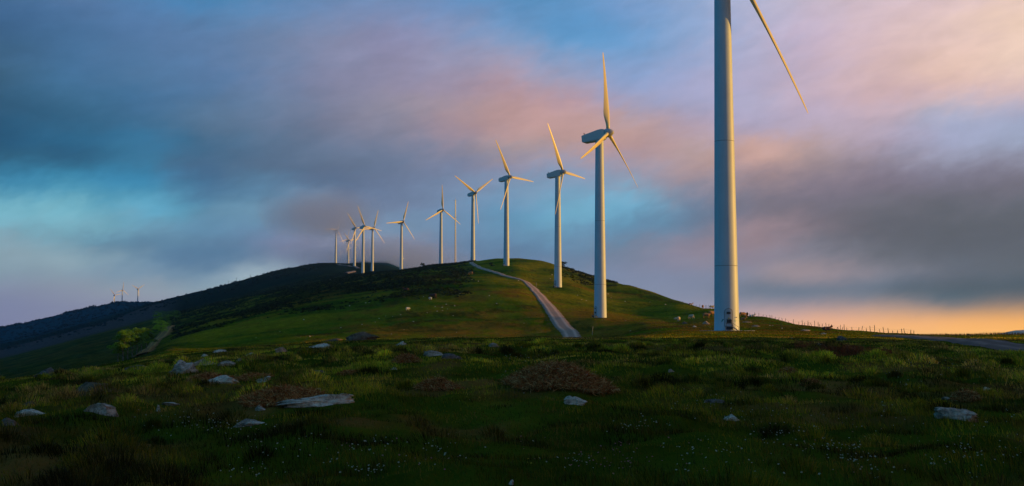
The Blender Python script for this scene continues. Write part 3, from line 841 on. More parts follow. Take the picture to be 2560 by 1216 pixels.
def add_grass():
    V, Q, T, C = [], [], [], []
    off = 0

    def push(v, q, t, c):
        nonlocal off
        V.append(v); Q.append(q + off); T.append(t + off); C.append(c); off += len(v)

    def keep_mask(x, y, pad=0.0):
        k = np.ones(len(x), bool)
        for (bx, by, br) in BARE:
            k &= (x - bx) ** 2 + (y - by) ** 2 > (br + pad) ** 2
        return k

    # turf in front of the viewer
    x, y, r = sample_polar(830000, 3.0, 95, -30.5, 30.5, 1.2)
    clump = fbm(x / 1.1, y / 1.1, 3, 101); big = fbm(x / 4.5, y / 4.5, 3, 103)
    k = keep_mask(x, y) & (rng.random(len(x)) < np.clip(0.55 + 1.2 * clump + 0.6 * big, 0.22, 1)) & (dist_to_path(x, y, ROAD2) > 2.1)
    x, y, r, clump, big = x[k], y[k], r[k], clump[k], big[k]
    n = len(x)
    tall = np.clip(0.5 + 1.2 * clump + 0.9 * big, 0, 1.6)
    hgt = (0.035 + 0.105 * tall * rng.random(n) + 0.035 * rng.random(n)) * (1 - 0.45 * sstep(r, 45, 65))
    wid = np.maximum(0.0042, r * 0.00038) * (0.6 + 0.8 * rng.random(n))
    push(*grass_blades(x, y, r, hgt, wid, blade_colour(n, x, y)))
    # tussocks: domes of arching blades with dark hollows between
    tx, ty, tr = sample_polar(1400, 7.0, 52, -30, 30, 1.0)
    sel = keep_mask(tx, ty, 0.42) & keep_mask(tx, ty + 0.5, 0.25) & (fbm(tx / 5.5, ty / 5.5, 3, 103) + rng.normal(0, 0.2, len(tx)) > 0.10) & (dist_to_path(tx, ty, ROAD2) > 2.5)
    tx, ty, tr = tx[sel], ty[sel], tr[sel]
    nb = 210
    m = len(tx); RR_ = np.repeat(0.16 + 0.34 * rng.random(m) ** 1.6, nb); rr = np.repeat(tr, nb); n = m * nb
    q = np.sqrt(rng.random(n)); th = rng.random(n) * 2 * math.pi
    sq = np.repeat(0.7 + 0.8 * rng.random(m), nb)
    ox, oy = np.cos(th) * q * RR_ * sq, np.sin(th) * q * RR_
    bx = np.repeat(tx, nb) + ox; by = np.repeat(ty, nb) + oy
    hh = (0.08 + 0.10 * rng.random(n)) * np.repeat(0.8 + 0.6 * rng.random(m), nb)
    cc = blade_colour(n, bx, by, 0.08) * np.repeat(0.7 + 0.8 * rng.random((m, 1)), nb, axis=0)
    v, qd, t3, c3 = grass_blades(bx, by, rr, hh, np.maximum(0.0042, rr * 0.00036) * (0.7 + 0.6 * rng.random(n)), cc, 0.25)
    lift = (RR_ * 0.5 * (1 - q ** 2)); out = 0.55 * hh * (0.4 + q)
    v = v.reshape(-1, 5, 3)
    v[:, :, 2] += (lift * np.repeat(1 - 0.3 * sstep(tr, 40, 65), nb))[:, None]
    w_ = np.array([0, 0, 0.4, 0.4, 1.0])[None, :]
    v[:, :, 0] += (np.cos(th) * out)[:, None] * w_; v[:, :, 1] += (np.sin(th) * out)[:, None] * w_
    v[:, 4, 2] -= hh * 0.35 * q
    push(v.reshape(-1, 3), qd, t3, c3)
    # shorter cover further out, drawn as coarse tufts
    x, y, r = sample_polar(280000, 85, 620, -25.5, 25.5, 1.25)
    cl = fbm(x / 6, y / 8, 3, 107)
    k = (rng.random(len(x)) < np.clip(0.45 + 0.9 * cl, 0.05, 1)) & (dist_to_path(x, y, ROAD) > 3.2) & (dist_to_path(x, y, ROAD2) > 2.1)
    for (fx, fy, fr) in FLAT:
        k &= np.hypot(x - fx, y - fy) > fr
    x, y, r = x[k], y[k], r[k]; n = len(x)
    gc = ground_rgb(x, y, H(x, y)) * (0.45 + 1.5 * rng.random((n, 1)) ** 1.5)
    push(*grass_blades(x, y, r, 0.04 + 0.10 * rng.random(n), np.maximum(0.02, r * 0.00075), gc, 0.6))
    # seeding stems along the right skyline
    n = 1500
    px = 2180 + 380 * rng.random(n) ** 0.8; d = 96 + 26 * rng.random(n)
    x = (px - 1280) / F * d; y = d
    push(*grass_blades(x, y, d, 0.08 + 0.20 * rng.random(n) * (0.4 + np.clip((px - 2200) / 300, 0, 1)), np.full(n, 0.035), np.tile([[0.07, 0.065, 0.03]], (n, 1)), 0.3))
    me = np_mesh("grass", np.concatenate(V), [np.concatenate(Q), np.concatenate(T)])
    set_cols(me, "tint", np.concatenate(C))
    o = link_mesh("grass", me, None, M['grass'])
    tag(o, "short and tussocky green grass growing over the whole foreground", "grass", kind='stuff')


def add_flowers():
    spots = []
    def patch(n, x0, x1, y0, y1, kind):
        for _ in range(n):
            if random.random() < 0.35 or not spots:
                spots.append((x0 + (x1 - x0) * random.random(), y0 + (y1 - y0) * random.random(), kind))
            else:
                q = spots[-random.randint(1, min(14, len(spots)))]
                spots.append((min(2555, max(5, q[0] + random.gauss(0, 34))), min(1214, max(y0 - 20, q[1] + random.gauss(0, 11))), kind))
    patch(70, 420, 760, 1060, 1110, 0); patch(75, 560, 1000, 1110, 1215, 0); patch(60, 840, 1140, 1110, 1190, 0)
    patch(40, 1420, 1660, 1130, 1200, 1); patch(48, 1680, 1900, 1130, 1200, 0); patch(45, 1660, 1860, 985, 1045, 0)
    patch(25, 1560, 1680, 1080, 1095, 0); patch(60, 1900, 2080, 1020, 1110, 0); patch(80, 1880, 2560, 1150, 1215, 0)
    patch(60, 2080, 2300, 1010, 1170, 0); patch(50, 2400, 2560, 1040, 1180, 0); patch(60, 2100, 2500, 900, 980, 0)
    patch(40, 2240, 2540, 860, 900, 2); patch(40, 1260, 1420, 890, 910, 0); patch(60, 0, 2560, 960, 1216, 0); patch(18, 1900, 2500, 960, 1180, 2)
    patch(30, 1480, 1600, 1130, 1190, 1)
    V, Fq, C = [], [], []
    for (a, b, kind) in spots:
        p = hit(a, b + 5)
        h = 0.10 + 0.10 * random.random(); s = (0.008 + 0.009 * random.random() ** 1.5) * (1 + max(0, p.y - 25) / 45)
        c = [(0.62, 0.62, 0.60), (0.50, 0.20, 0.24), (0.60, 0.45, 0.05)][kind if random.random() > 0.12 else 1]
        top = Vector((p.x + random.uniform(-.02, .02), p.y + random.uniform(-.02, .02), p.z + h))
        tilt = Vector((random.uniform(-.6, .6), -0.6 + random.uniform(-.5, .4), 1)).normalized()
        u = tilt.orthogonal().normalized(); w = tilt.cross(u)
        i0 = len(V)
        V.append(top - tilt * s * 0.4); C.append((0.5, 0.42, 0.06) if kind != 1 else c)
        for k in range(10):
            rad = s if k % 2 == 0 else s * 0.45
            V.append(top + (u * math.cos(k * math.pi / 5) + w * math.sin(k * math.pi / 5)) * rad + tilt * s * 0.15 * (k % 2 == 0)); C.append(c)
        for k in range(10): Fq.append((i0, i0 + 1 + k, i0 + 1 + (k + 1) % 10))
        i0 = len(V)                                             # stem
        V += [p + Vector((-.0025, 0, 0)), p + Vector((.0025, 0, 0)), top - tilt * s * 0.45]; C += [(0.04, 0.06, 0.015)] * 3
        Fq.append((i0, i0 + 1, i0 + 2))
    me = np_mesh("wildflowers", np.array([tuple(v) for v in V]), [np.array(Fq)])
    set_cols(me, "tint", np.array(C))
    o = link_mesh("wildflowers", me, None, M['petal'])
    tag(o, "tiny white and pink wildflowers dotted through the dark foreground grass", "wildflowers", kind='stuff')


# ------------------------------------------------------------------ scrub and far woods: nobody could count these
def leaf_clumps(cx, cy, cz, rad, nleaf, leaf, rgb, squash=0.7):
    """leaf-sized faces through the volume of each clump"""
    n = len(cx) * nleaf
    d = rng.normal(0, 1, (n, 3)); d /= np.linalg.norm(d, axis=1)[:, None]
    rad_n = np.repeat(rad, nleaf)
    rr = rad_n * (0.45 + 0.55 * rng.random(n) ** 0.5) * (0.8 + 0.4 * rng.random(n))
    d[:, 2] = np.abs(d[:, 2]) * 1.0 - 0.15
    c = np.stack([np.repeat(cx, nleaf), np.repeat(cy, nleaf), np.repeat(cz, nleaf)], -1) + d * rr[:, None] * np.array([1, 1, squash])
    s = np.repeat(leaf, nleaf) * (0.6 + 0.8 * rng.random(n))
    a = rng.normal(0, 1, (n, 3)); a /= np.linalg.norm(a, axis=1)[:, None]
    b = np.cross(a, rng.normal(0, 1, (n, 3))); b /= np.linalg.norm(b, axis=1)[:, None]
    v = np.stack([c + a * s[:, None], c + b * s[:, None] * 0.7, c - a * s[:, None] * 0.8, c - b * s[:, None] * 0.7], 1).reshape(-1, 3)
    q = np.arange(n * 4).reshape(-1, 4)
    col_ = np.repeat(np.repeat(rgb, nleaf, axis=0) * (0.7 + 0.6 * rng.random((n, 1))), 4, axis=0)
    return v, q, col_


def add_scrub():
    n = 70000
    x, y, r = sample_polar(n, 330, 1250, -17, 6.5, 1.2)
    z = H(x, y)
    px = 1280 + F * x / (y * CT + z * ST)
    m = gorse_mask(x, y, z, px)
    k = rng.random(n) < m * np.clip(0.45 + 1.6 * fbm(x / 14, y / 30, 3, 113), 0.05, 1)
    k &= (dist_to_path(x, y, ROAD) > 5)
    for (fx, fy, fr) in FLAT:
        k &= np.hypot(x - fx, y - fy) > fr
    x, y, z, r = x[k], y[k], z[k], r[k]
    k = np.arange(len(x)) < 12000
    x, y, z, r = x[k], y[k], z[k], r[k]
    rad = (0.5 + 0.7 * rng.random(len(x))) * (1 + 0.35 * (r > 700))
    rgb = np.array([[0.017, 0.029, 0.005]]) * (0.35 + 1.9 * rng.random((len(x), 1)) ** 2) + np.array([[0.012, 0.006, 0.0]]) * rng.random((len(x), 1))
    v, q, c = leaf_clumps(x, y, z, rad, 16, np.full(len(x), 0.30), rgb)
    me = np_mesh("gorse_scrub", v, [q]); set_cols(me, "tint", c)
    tag(link_mesh("gorse_scrub", me, None, M['scrub']), "low dark gorse scrub covering the shoulder and crest of the near hill", "gorse", kind='stuff')
    # far woodland edge on the blue ridge and patches on the further hill
    P = []
    for i in range(420):
        a_ = random.uniform(-30, 560); d = random.uniform(2980, 3180)
        p = at(a_, d); P.append((p.x, p.y, p.z, random.uniform(2, 5.0) * (1.6 if vnoise(np.array([a_ / 37.0]), np.array([2.0]), 5)[0] > 0.62 else 0.7)))
    for i in range(500):
        a_ = random.uniform(-20, 800); d = random.uniform(1450, 1900)
        p = at(a_, d); P.append((p.x, p.y, p.z, random.uniform(1.0, 2.6)))
    for i in range(500):
        a_ = random.uniform(-20, 420); d = random.uniform(2050, 2900)
        p = at(a_, d); P.append((p.x, p.y, p.z, random.uniform(2.0, 4.5)))
    P = np.array(P)
    rgb = np.array([[0.007, 0.022, 0.016]]) * (0.7 + 0.6 * rng.random((len(P), 1)))
    v, q, c = leaf_clumps(P[:, 0], P[:, 1], P[:, 2], P[:, 3], 40, P[:, 3] * 0.28, rgb, 0.8)
    me = np_mesh("far_woodland", v, [q]); set_cols(me, "tint", c)
    tag(link_mesh("far_woodland", me, None, M['scrub']), "dark distant woodland along the blue ridge on the left", "woodland", kind='stuff')

# ------------------------------------------------------------------ wind turbines
HUB_H, RAD = 50.8, 23.5
TILT = R(5.5)
TOW_H = 49.1


def tower_r(z):
    return 1.74 - (1.74 - 1.12) * (z / TOW_H) ** 0.92


def tower_mesh():
    bm = bmesh.new()
    zs = [0, .02, 3, 6, 8.9, 9.0, 9.06, 9.10, 9.14, 9.2, 9.3, 15, 21, 26.5, 26.6, 26.66, 26.70, 26.74, 26.8, 26.9, 34, 42, TOW_H - .3, TOW_H]
    N = 64; rings = []
    for z in zs:
        r = tower_r(z)
        if z in (9.10, 26.70): r -= 0.02
        rings.append([bm.verts.new((r * math.cos(2 * math.pi * k / N), r * math.sin(2 * math.pi * k / N), z)) for k in range(N)])
    for z0, a, b in zip(zs, rings[:-1], rings[1:]):
        for k in range(N):
            f = bm.faces.new((a[k], a[(k + 1) % N], b[(k + 1) % N], b[k]))
            f.material_index = 1 if round(z0, 2) in (9.06, 9.10, 26.66, 26.70) else 0
    bm.faces.new(rings[-1])
    me = bpy.data.meshes.new("tower"); bm.normal_update(); bm.to_mesh(me); bm.free(); me.shade_smooth()
    me.materials.append(M['tower']); me.materials.append(M['seam'])
    return me


def curved_panel(bm, a0, z0, z1, halfw, proud, thick=0.05, n=8, arch=False, inner=0.0):
    """plate following the tower wall, centred on angle a0; optional arched head"""
    g = []
    m = 14
    for j in range(m + 1):
        row = []
        z = z0 + (z1 - z0) * j / m
        hw = halfw
        if arch:
            zc = z1 - halfw
            if z > zc: hw = max(0.03, math.sqrt(max(0, halfw ** 2 - (z - zc) ** 2)))
            zc = z0 + halfw
            if arch == 'both' and z < zc: hw = max(0.03, math.sqrt(max(0, halfw ** 2 - (z - zc) ** 2)))
        for i in range(n + 1):
            s = (i / n * 2 - 1) * hw
            rr = tower_r(z) + proud
            a = a0 + s / tower_r(z)
            row.append(bm.verts.new((rr * math.cos(a), rr * math.sin(a), z)))
        g.append(row)
    faces = []
    for j in range(m):
        for i in range(n):
            faces.append(bm.faces.new((g[j][i], g[j][i + 1], g[j + 1][i + 1], g[j + 1][i])))
    r = bmesh.ops.extrude_face_region(bm, geom=faces)
    for v in [e for e in r['geom'] if isinstance(e, bmesh.types.BMVert)]:
        k = (math.hypot(v.co.x, v.co.y) - thick) / math.hypot(v.co.x, v.co.y)
        v.co.x *= k; v.co.y *= k


def panel_mesh(name, mat, *args, **kw):
    bm = bmesh.new(); curved_panel(bm, *args, **kw)
    bmesh.ops.recalc_face_normals(bm, faces=bm.faces)
    me = bpy.data.meshes.new(name); bm.to_mesh(me); bm.free(); me.materials.append(mat)
    return me


def box_bm(bm, c, s, rot=None):
    r = bmesh.ops.create_cube(bm, size=1.0)
    for v in r['verts']:
        v.co = Vector((v.co.x * s[0], v.co.y * s[1], v.co.z * s[2]))
        if rot is not None: v.co = rot @ v.co
        v.co += Vector(c)
    return r['verts']


def tube_bm(bm, a, b, r, n=8, r2=None):
    a, b = Vector(a), Vector(b); d = (b - a)
    q = d.to_track_quat('Z', 'Y'); r2 = r if r2 is None else r2
    A = [bm.verts.new(a + q @ Vector((r * math.cos(2 * math.pi * k / n), r * math.sin(2 * math.pi * k / n), 0))) for k in range(n)]
    B = [bm.verts.new(b + q @ Vector((r2 * math.cos(2 * math.pi * k / n), r2 * math.sin(2 * math.pi * k / n), 0))) for k in range(n)]
    for k in range(n): bm.faces.new((A[k], A[(k + 1) % n], B[(k + 1) % n], B[k]))
    bm.faces.new(A[::-1]); bm.faces.new(B)


def mesh_of(bm, name, mat, smooth=False):
    bmesh.ops.recalc_face_normals(bm, faces=bm.faces)
    me = bpy.data.meshes.new(name); bm.to_mesh(me); bm.free()
    if smooth: me.shade_smooth()
    me.materials.append(mat)
    return me


def stairs_mesh(rail):
    """steel stair up to the door, running along +x from the wall"""
    bm = bmesh.new(); r0 = 1.68
    if not rail:
        box_bm(bm, (r0 + 0.45, 0.0, 0.66), (0.80, 1.0, 0.05))
        for k in range(3): box_bm(bm, (r0 + 0.42, 0.62 + 0.24 * k, 0.50 - 0.17 * k), (0.74, 0.24, 0.04))
        for sx in (0.08, 0.80):
            tube_bm(bm, (r0 + sx, -0.46, 0), (r0 + sx, -0.46, 0.64), 0.03); tube_bm(bm, (r0 + sx, 0.5, 0.6), (r0 + sx, 1.25, 0.02), 0.035)
        return mesh_of(bm, "steps", M['steel'])
    for sx in (0.84,):
        for yy in (-0.46, 0.46): tube_bm(bm, (r0 + sx, yy, 0.68), (r0 + sx, yy, 1.05), 0.02)
        tube_bm(bm, (r0 + sx, -0.46, 1.05), (r0 + sx, 0.46, 1.05), 0.02)
        tube_bm(bm, (r0 + sx, 0.46, 1.05), (r0 + sx, 1.25, 0.55), 0.02); tube_bm(bm, (r0 + sx, 1.25, 0.02), (r0 + sx, 1.25, 0.55), 0.02)
        box_bm(bm, (r0 + sx, 0.0, 0.40), (0.03, 0.9, 0.42))
    return mesh_of(bm, "handrail", M['dark'])


def nacelle_mesh():
    bm = bmesh.new()
    # (x, top, bottom, half width, chamfer)
    st = [(-5.02, 0.26, -1.42, 0.98, 0.14), (-4.96, 0.34, -1.52, 1.04, 0.16), (-4.35, 0.46, -1.80, 1.12, 0.22), (-1.9, 0.86, -1.82, 1.2, 0.24), (-0.1, 1.18, -1.80, 1.22, 0.24), (0.95, 1.22, -1.74, 1.2, 0.26), (1.6, 1.16, -1.50, 1.1, 0.3), (1.74, 1.04, -1.30, 1.0, 0.3)]
    rings = []
    for (x, t, b, w, c) in st:
        pts = [(-w, b + c * 1.1), (-w + c, b), (w - c, b), (w, b + c * 1.1), (w, t - c * .3), (w - c * .35, t), (-w + c * .35, t), (-w, t - c * .3)]
        rings.append([bm.verts.new((x, p[0], p[1])) for p in pts])
    for a, b in zip(rings[:-1], rings[1:]):
        for k in range(8): bm.faces.new((a[k], a[(k + 1) % 8], b[(k + 1) % 8], b[k]))
    bm.faces.new(rings[0]); bm.faces.new(rings[-1])
    # rear lip of the roof cover
    box_bm(bm, (-5.0, 0, 0.24), (0.22, 1.7, 0.06))
    bmesh.ops.bevel(bm, geom=[e for e in bm.edges], offset=0.03, segments=1, affect='EDGES')
    return mesh_of(bm, "nacelle", M['nacelle'])


def sensor_mesh():
    bm = bmesh.new()
    tube_bm(bm, (-4.55, 0, 0.3), (-4.55, 0, 1.12), 0.04)
    tube_bm(bm, (-4.55, -0.45, 0.8), (-4.55, 0.45, 0.8), 0.03); box_bm(bm, (-4.55, 0.45, 0.95), (0.16, 0.06, 0.3)); box_bm(bm, (-4.55, -0.45, 0.92), (0.06, 0.06, 0.24)); box_bm(bm, (-4.55, 0, 1.14), (0.26, 0.06, 0.10))
    return mesh_of(bm, "weather_sensor", M['dark'])


def collar_mesh():
    bm = bmesh.new(); N = 40
    tube_bm(bm, (0, 0, TOW_H - 0.02), (0, 0, TOW_H + 0.35), 1.0, N)
    return mesh_of(bm, "yaw_collar", M['dark'], True)


def hub_mesh():
    bm = bmesh.new(); N = 40
    prof = [(1.74, 0.62), (1.76, 1.08), (1.95, 1.20), (2.6, 1.24), (3.1, 1.16), (3.6, 0.92), (4.0, 0.60), (4.25, 0.30), (4.33, 0.06)]
    rings = [[bm.verts.new((x, r * math.cos(2 * math.pi * k / N), r * math.sin(2 * math.pi * k / N))) for k in range(N)] for x, r in prof]
    for a, b in zip(rings[:-1], rings[1:]):
        for k in range(N): bm.faces.new((a[k], a[(k + 1) % N], b[(k + 1) % N], b[k]))
    bm.faces.new(rings[0]); bm.faces.new(rings[-1])
    return mesh_of(bm, "hub", M['hub'], True)


HUB_X = 2.62


def blade_mesh():
    """span along +z from the rotor axis, nose of the rotor along +x, rotation towards +y"""
    bm = bmesh.new()
    # span, chord, relative thickness, twist from the rotor plane (deg), flap bend (m)
    st = [(0.95, 1.00, 1.0, 30, 0), (1.9, 1.00, 1.0, 30, 0), (2.7, 1.18, .78, 30, 0), (3.7, 1.60, .50, 29, 0), (4.8, 1.95, .36, 27, .01), (5.8, 2.02, .30, 25.5, .02), (7.5, 1.85, .26, 23.5, .04),
          (10, 1.58, .23, 21, .09), (13, 1.28, .20, 18.5, .18), (16, 1.02, .18, 16.5, .30), (19, .80, .17, 15, .46), (21.5, .60, .16, 14, .62), (22.8, .44, .15, 13.5, .71), (23.35, .24, .14, 13.5, .75), (23.5, .06, .14, 13.5, .76)]
    N = 20; rings = []
    for (s, c, t, tw, bend) in st:
        ring = []
        for k in range(N):
            a = 2 * math.pi * k / N
            cx = 0.5 * (1 - math.cos(a))                          # 0 leading edge .. 1 trailing edge
            if t > 0.95:
                ch, th = -0.5 * c * math.cos(a), 0.5 * c * math.sin(a)
            else:
                yt = 5 * t * (0.2969 * math.sqrt(cx) - 0.126 * cx - 0.3516 * cx ** 2 + 0.2843 * cx ** 3 - 0.1036 * cx ** 4)
                round_ = max(0, (t - 0.35) / 0.6)
                yt = yt * (1 - round_) + round_ * t * 0.5 * math.sqrt(max(0, 1 - (2 * cx - 1) ** 2))
                ch = (cx - (0.32 + 0.18 * round_)) * c
                th = yt * c * (1 if math.sin(a) >= 0 else -1)
            w = R(tw + 4)
            # leading edge ahead (+y) and turned into the wind
            y = -ch * math.cos(w) + th * math.sin(w) * 1.0
            x = -ch * math.sin(w) - th * math.cos(w) - bend
            ring.append(bm.verts.new((x, y, s)))
        rings.append(ring)
    for a, b in zip(rings[:-1], rings[1:]):
        for k in range(N): bm.faces.new((a[k], a[(k + 1) % N], b[(k + 1) % N], b[k]))
    bm.faces.new(rings[0]); bm.faces.new(rings[-1])
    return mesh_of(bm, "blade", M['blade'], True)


def pad_mesh():
    bm = bmesh.new(); N = 56
    prof = [(3.9, -0.8), (3.9, 0.04), (3.84, 0.09), (0.0, 0.09)]
    rings = [[bm.verts.new((r * math.cos(2 * math.pi * k / N), r * math.sin(2 * math.pi * k / N), z)) for k in range(N)] for r, z in prof[:3]]
    for a, b in zip(rings[:-1], rings[1:]):
        for k in range(N): bm.faces.new((a[k], a[(k + 1) % N], b[(k + 1) % N], b[k]))
    bm.faces.new(rings[-1])
    return mesh_of(bm, "foundation", M['concrete'])


ME = dict(tower=tower_mesh(), nacelle=nacelle_mesh(), sensor=sensor_mesh(), hub=hub_mesh(), blade=blade_mesh(), pad=pad_mesh(), collar=collar_mesh(),
          steps=stairs_mesh(False), rail=stairs_mesh(True))
ME['door'] = panel_mesh("door", M['door'], 0.0, 0.70, 3.10, 0.50, 0.05, 0.08, arch=True)
ME['frame'] = panel_mesh("door_frame", M['steel'], 0.0, 0.62, 3.22, 0.62, 0.02, 0.06, arch=True)
ME['vent'] = panel_mesh("vent", M['dark'], 0.0, 2.38, 2.66, 0.26, 0.085, 0.06)
ME['louvre'] = panel_mesh("louvre", M['dark'], 0.02, 1.12, 1.62, 0.29, 0.085, 0.06)


def louvre_ring():
    bm = bmesh.new(); n = 36
    for k in range(n):
        a0, a1 = 2 * math.pi * k / n, 2 * math.pi * (k + 1) / n
        q = []
        for a in (a0, a1):
            y, z = 0.43 * math.cos(a), 1.37 + 0.43 * math.sin(a)
            an = 0.02 + y / 1.68
            q.append(Vector((1.76 * math.cos(an), 1.76 * math.sin(an), z)))
        tube_bm(bm, q[0], q[1], 0.022, 6)
    return mesh_of(bm, "louvre_ring", M['seam'])


def sign_mesh(kind):
    bm = bmesh.new()
    def pt(y, z, r=1.765):
        a = y / 1.68
        return Vector((r * math.cos(a), r * math.sin(a), z))
    if kind == 'warning':                                     # yellow triangle above the louvre
        v = [bm.verts.new(pt(y, z, 1.79)) for y, z in ((-0.12, 1.70), (0.12, 1.70), (0.0, 1.92))]
        w = [bm.verts.new(pt(y, z, 1.74)) for y, z in ((-0.12, 1.70), (0.12, 1.70), (0.0, 1.92))]
        bm.faces.new(v); bm.faces.new(w[::-1])
        for k in range(3): bm.faces.new((v[k], v[(k + 1) % 3], w[(k + 1) % 3], w[k]))
        return mesh_of(bm, "warning_sign", M['yellow'])
    def bar(y0, z0, y1, z1, w=0.045):
        d = Vector((0, y1 - y0, z1 - z0)); nrm = Vector((0, -d.z, d.y)).normalized() * w / 2
        a = [bm.verts.new(pt(y0 + nrm.y, z0 + nrm.z, 1.72)), bm.verts.new(pt(y0 - nrm.y, z0 - nrm.z, 1.72)), bm.verts.new(pt(y1 - nrm.y, z1 - nrm.z, 1.72)), bm.verts.new(pt(y1 + nrm.y, z1 + nrm.z, 1.72))]
        b = [bm.verts.new(v.co * Vector((0.985, 0.985, 1)).x if False else Vector((v.co.x * .985, v.co.y * .985, v.co.z))) for v in a]
        bm.faces.new(a); bm.faces.new(b[::-1])
        for k in range(4): bm.faces.new((a[k], a[(k + 1) % 4], b[(k + 1) % 4], b[k]))
    if kind == 'leaf':                                        # teal emblem left of the door
        for k in range(7):
            t = k / 6; bar(-0.86 - 0.16 * t, 1.62 - 0.36 * t, -0.62 - 0.30 * t, 1.62 - 0.30 * t, 0.075)
        return mesh_of(bm, "emblem", M['teal'])
    # small teal lettering right of the door (too small to read in the photograph)
    x0 = 0.80
    for (a, b, c, d) in ((0, .26, .14, .26), (0, .26, 0, .13), (0, .13, .13, .13), (.13, .13, .13, 0), (0, 0, .13, 0),
                         (.2, 0, .2, .24), (.2, .12, .32, .12), (.2, .24, .33, .24), (.2, 0, .33, 0), (.40, .16, .52, .16), (.46, .08, .54, .16)):
        bar(x0 + a, 1.30 + b, x0 + c, 1.30 + d, 0.036)
    return mesh_of(bm, "lettering", M['teal'])


ME['ring'] = louvre_ring(); ME['warning'] = sign_mesh('warning'); ME['leaf'] = sign_mesh('leaf'); ME['letters'] = sign_mesh('letters')
bm = bmesh.new(); tube_bm(bm, (1.66, 1.0, 1.9), (1.74, 1.05, 1.9), 0.06, 12); bmesh.ops.translate(bm, vec=(-0.30, 0.12, 0), verts=bm.verts); ME['bolt'] = mesh_of(bm, "earth_point", M['dark'])


def handle_mesh():
    bm = bmesh.new()
    for z in (1.05, 1.5): tube_bm(bm, (1.70, 0.38, z), (1.80, 0.38, z), 0.03, 8)
    tube_bm(bm, (1.79, 0.38, 0.98), (1.79, 0.38, 1.56), 0.035, 8)
    box_bm(bm, (1.74, 0.47, 0.84), (0.08, 0.07, 0.22), Matrix.Rotation(0.5, 3, 'X'))
    return mesh_of(bm, "handle", M['dark'])


ME['handle'] = handle_mesh()


def make_turbine(label, base, yaw_az, phase, door_az, detail=2):
    """yaw_az, door_az: compass-like, clockwise from the view direction"""
    t = empty("wind_turbine", base)
    tag(t, label, "wind turbine", "wind turbines along the ridge")
    if detail > 1: link_mesh("foundation", ME['pad'], t)
    tw = link_mesh("tower", ME['tower'], t)
    tw.rotation_euler = (0, 0, math.pi / 2 - R(door_az))
    if detail:
        d = link_mesh("door", ME['door'], tw); link_mesh("door_frame", ME['frame'], tw)
        link_mesh("vent", ME['vent'], tw); link_mesh("louvre", ME['louvre'], tw)
        link_mesh("steps", ME['steps'], tw); link_mesh("handrail", ME['rail'], tw)
    if detail > 1:
        link_mesh("louvre_ring", ME['ring'], tw); link_mesh("warning_sign", ME['warning'], tw); link_mesh("handle", ME['handle'], tw)
        link_mesh("emblem", ME['leaf'], tw); link_mesh("lettering", ME['letters'], tw); link_mesh("earth_point", ME['bolt'], tw)
    yaw = math.pi / 2 - R(yaw_az)
    Rz = Matrix.Rotation(yaw, 4, 'Z'); Ry = Matrix.Rotation(-TILT, 4, 'Y')
    top = Matrix.Translation((0, 0, HUB_H))
    link_mesh("yaw_collar", ME['collar'], t)
    n = link_mesh("nacelle", ME['nacelle'], t); n.matrix_local = top @ Rz @ Ry
    s = link_mesh("weather_sensor", ME['sensor'], n)
    h = link_mesh("hub", ME['hub'], t); h.matrix_local = top @ Rz @ Ry
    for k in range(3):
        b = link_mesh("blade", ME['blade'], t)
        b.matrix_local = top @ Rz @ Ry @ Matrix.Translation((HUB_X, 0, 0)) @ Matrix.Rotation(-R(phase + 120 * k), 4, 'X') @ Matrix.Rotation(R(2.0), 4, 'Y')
    return t


# base column in the photograph, depth, yaw, rotor phase, door, detail, label
TURB = [
 (1817, 168, 143, 147, 181, 2, "nearest wind turbine, thick tower with hatch and steps, its top above view"),
 (1501, 330, 117, 4.8, 238, 1, "second nearest white wind turbine, whole rotor with one blade straight up, by the road"),
 (1395, 529, 118, -29, 232, 1, "wind turbine on grass right of the gravel road, third nearest, blade pointing upper left"),
 (1266, 686, 126, -29, 232, 1, "wind turbine standing on the hilltop just right of the road's upper bend"),
 (1182, 890, 133, 178, 232, 1, "wind turbine where the road meets the crest, two blades raised in a V"),
 (1102, 1090, 138, 2, 232, 0, "wind turbine on the skyline just left of the thin lattice mast"),
 (1003, 1238, 134, 22, 232, 0, "lone wind turbine at the left end of the near crest, before the misty hill"),
 (907, 1280, 134, -21, 232, 0, "bright yellow-bladed wind turbine in the saddle, tallest of the misty cluster"),
 (930.5, 1412, 134, 20, 232, 0, "wind turbine close behind and right of the tallest one in the saddle"),
 (886, 1560, 134, -35, 232, 0, "wind turbine with its head half lost in cloud beside the winding track"),
 (870.5, 2080, 132, -40, 232, 0, "small wind turbine with faint blades behind the misty summit track"),
 (866, 2420, 132, 15, 232, 0, "farthest wind turbine of the misty cluster, half hidden behind another tower"),
 (839, 1770, 132, 30, 232, 0, "wind turbine on the misty summit, leftmost of the hilltop cluster, its rotor lost in cloud"),
 (285.5, 3560, 132, 80, 232, 0, "leftmost and lowest of the three tiny turbines on the far blue ridge"),
 (305, 3330, 132, 10, 232, 0, "middle one of the three tiny turbines on the far blue ridge"),
 (344, 3400, 132, 57, 232, 0, "right one of the three tiny turbines on the far blue ridge"),
]
hub_targets = {1: 333, 2: 432, 3: 443, 4: 480, 5: 526, 6: 553, 7: 565, 8: 569, 9: 571, 10: 602, 12: 575, 13: 738.4, 14: 725.6, 15: 722.8}
TPOS = []
for i, (px, d, yaw, ph, dr, det, lab) in enumerate(TURB):
    p = at(px, d)
    if i in hub_targets:                                       # settle the base a little so the machine stands at the right height
        want = z_of(hub_targets[i], d) - HUB_H
        print("turbine", i, "base", [round(c, 1) for c in proj(p)], "ground z %.2f wanted %.2f" % (p.z, want))
        p.z = min(want, p.z + 0.1)
    TPOS.append(p)
    FLAT.append((p.x, p.y, 4.2))
    make_turbine(lab, p, yaw, ph, dr, det)

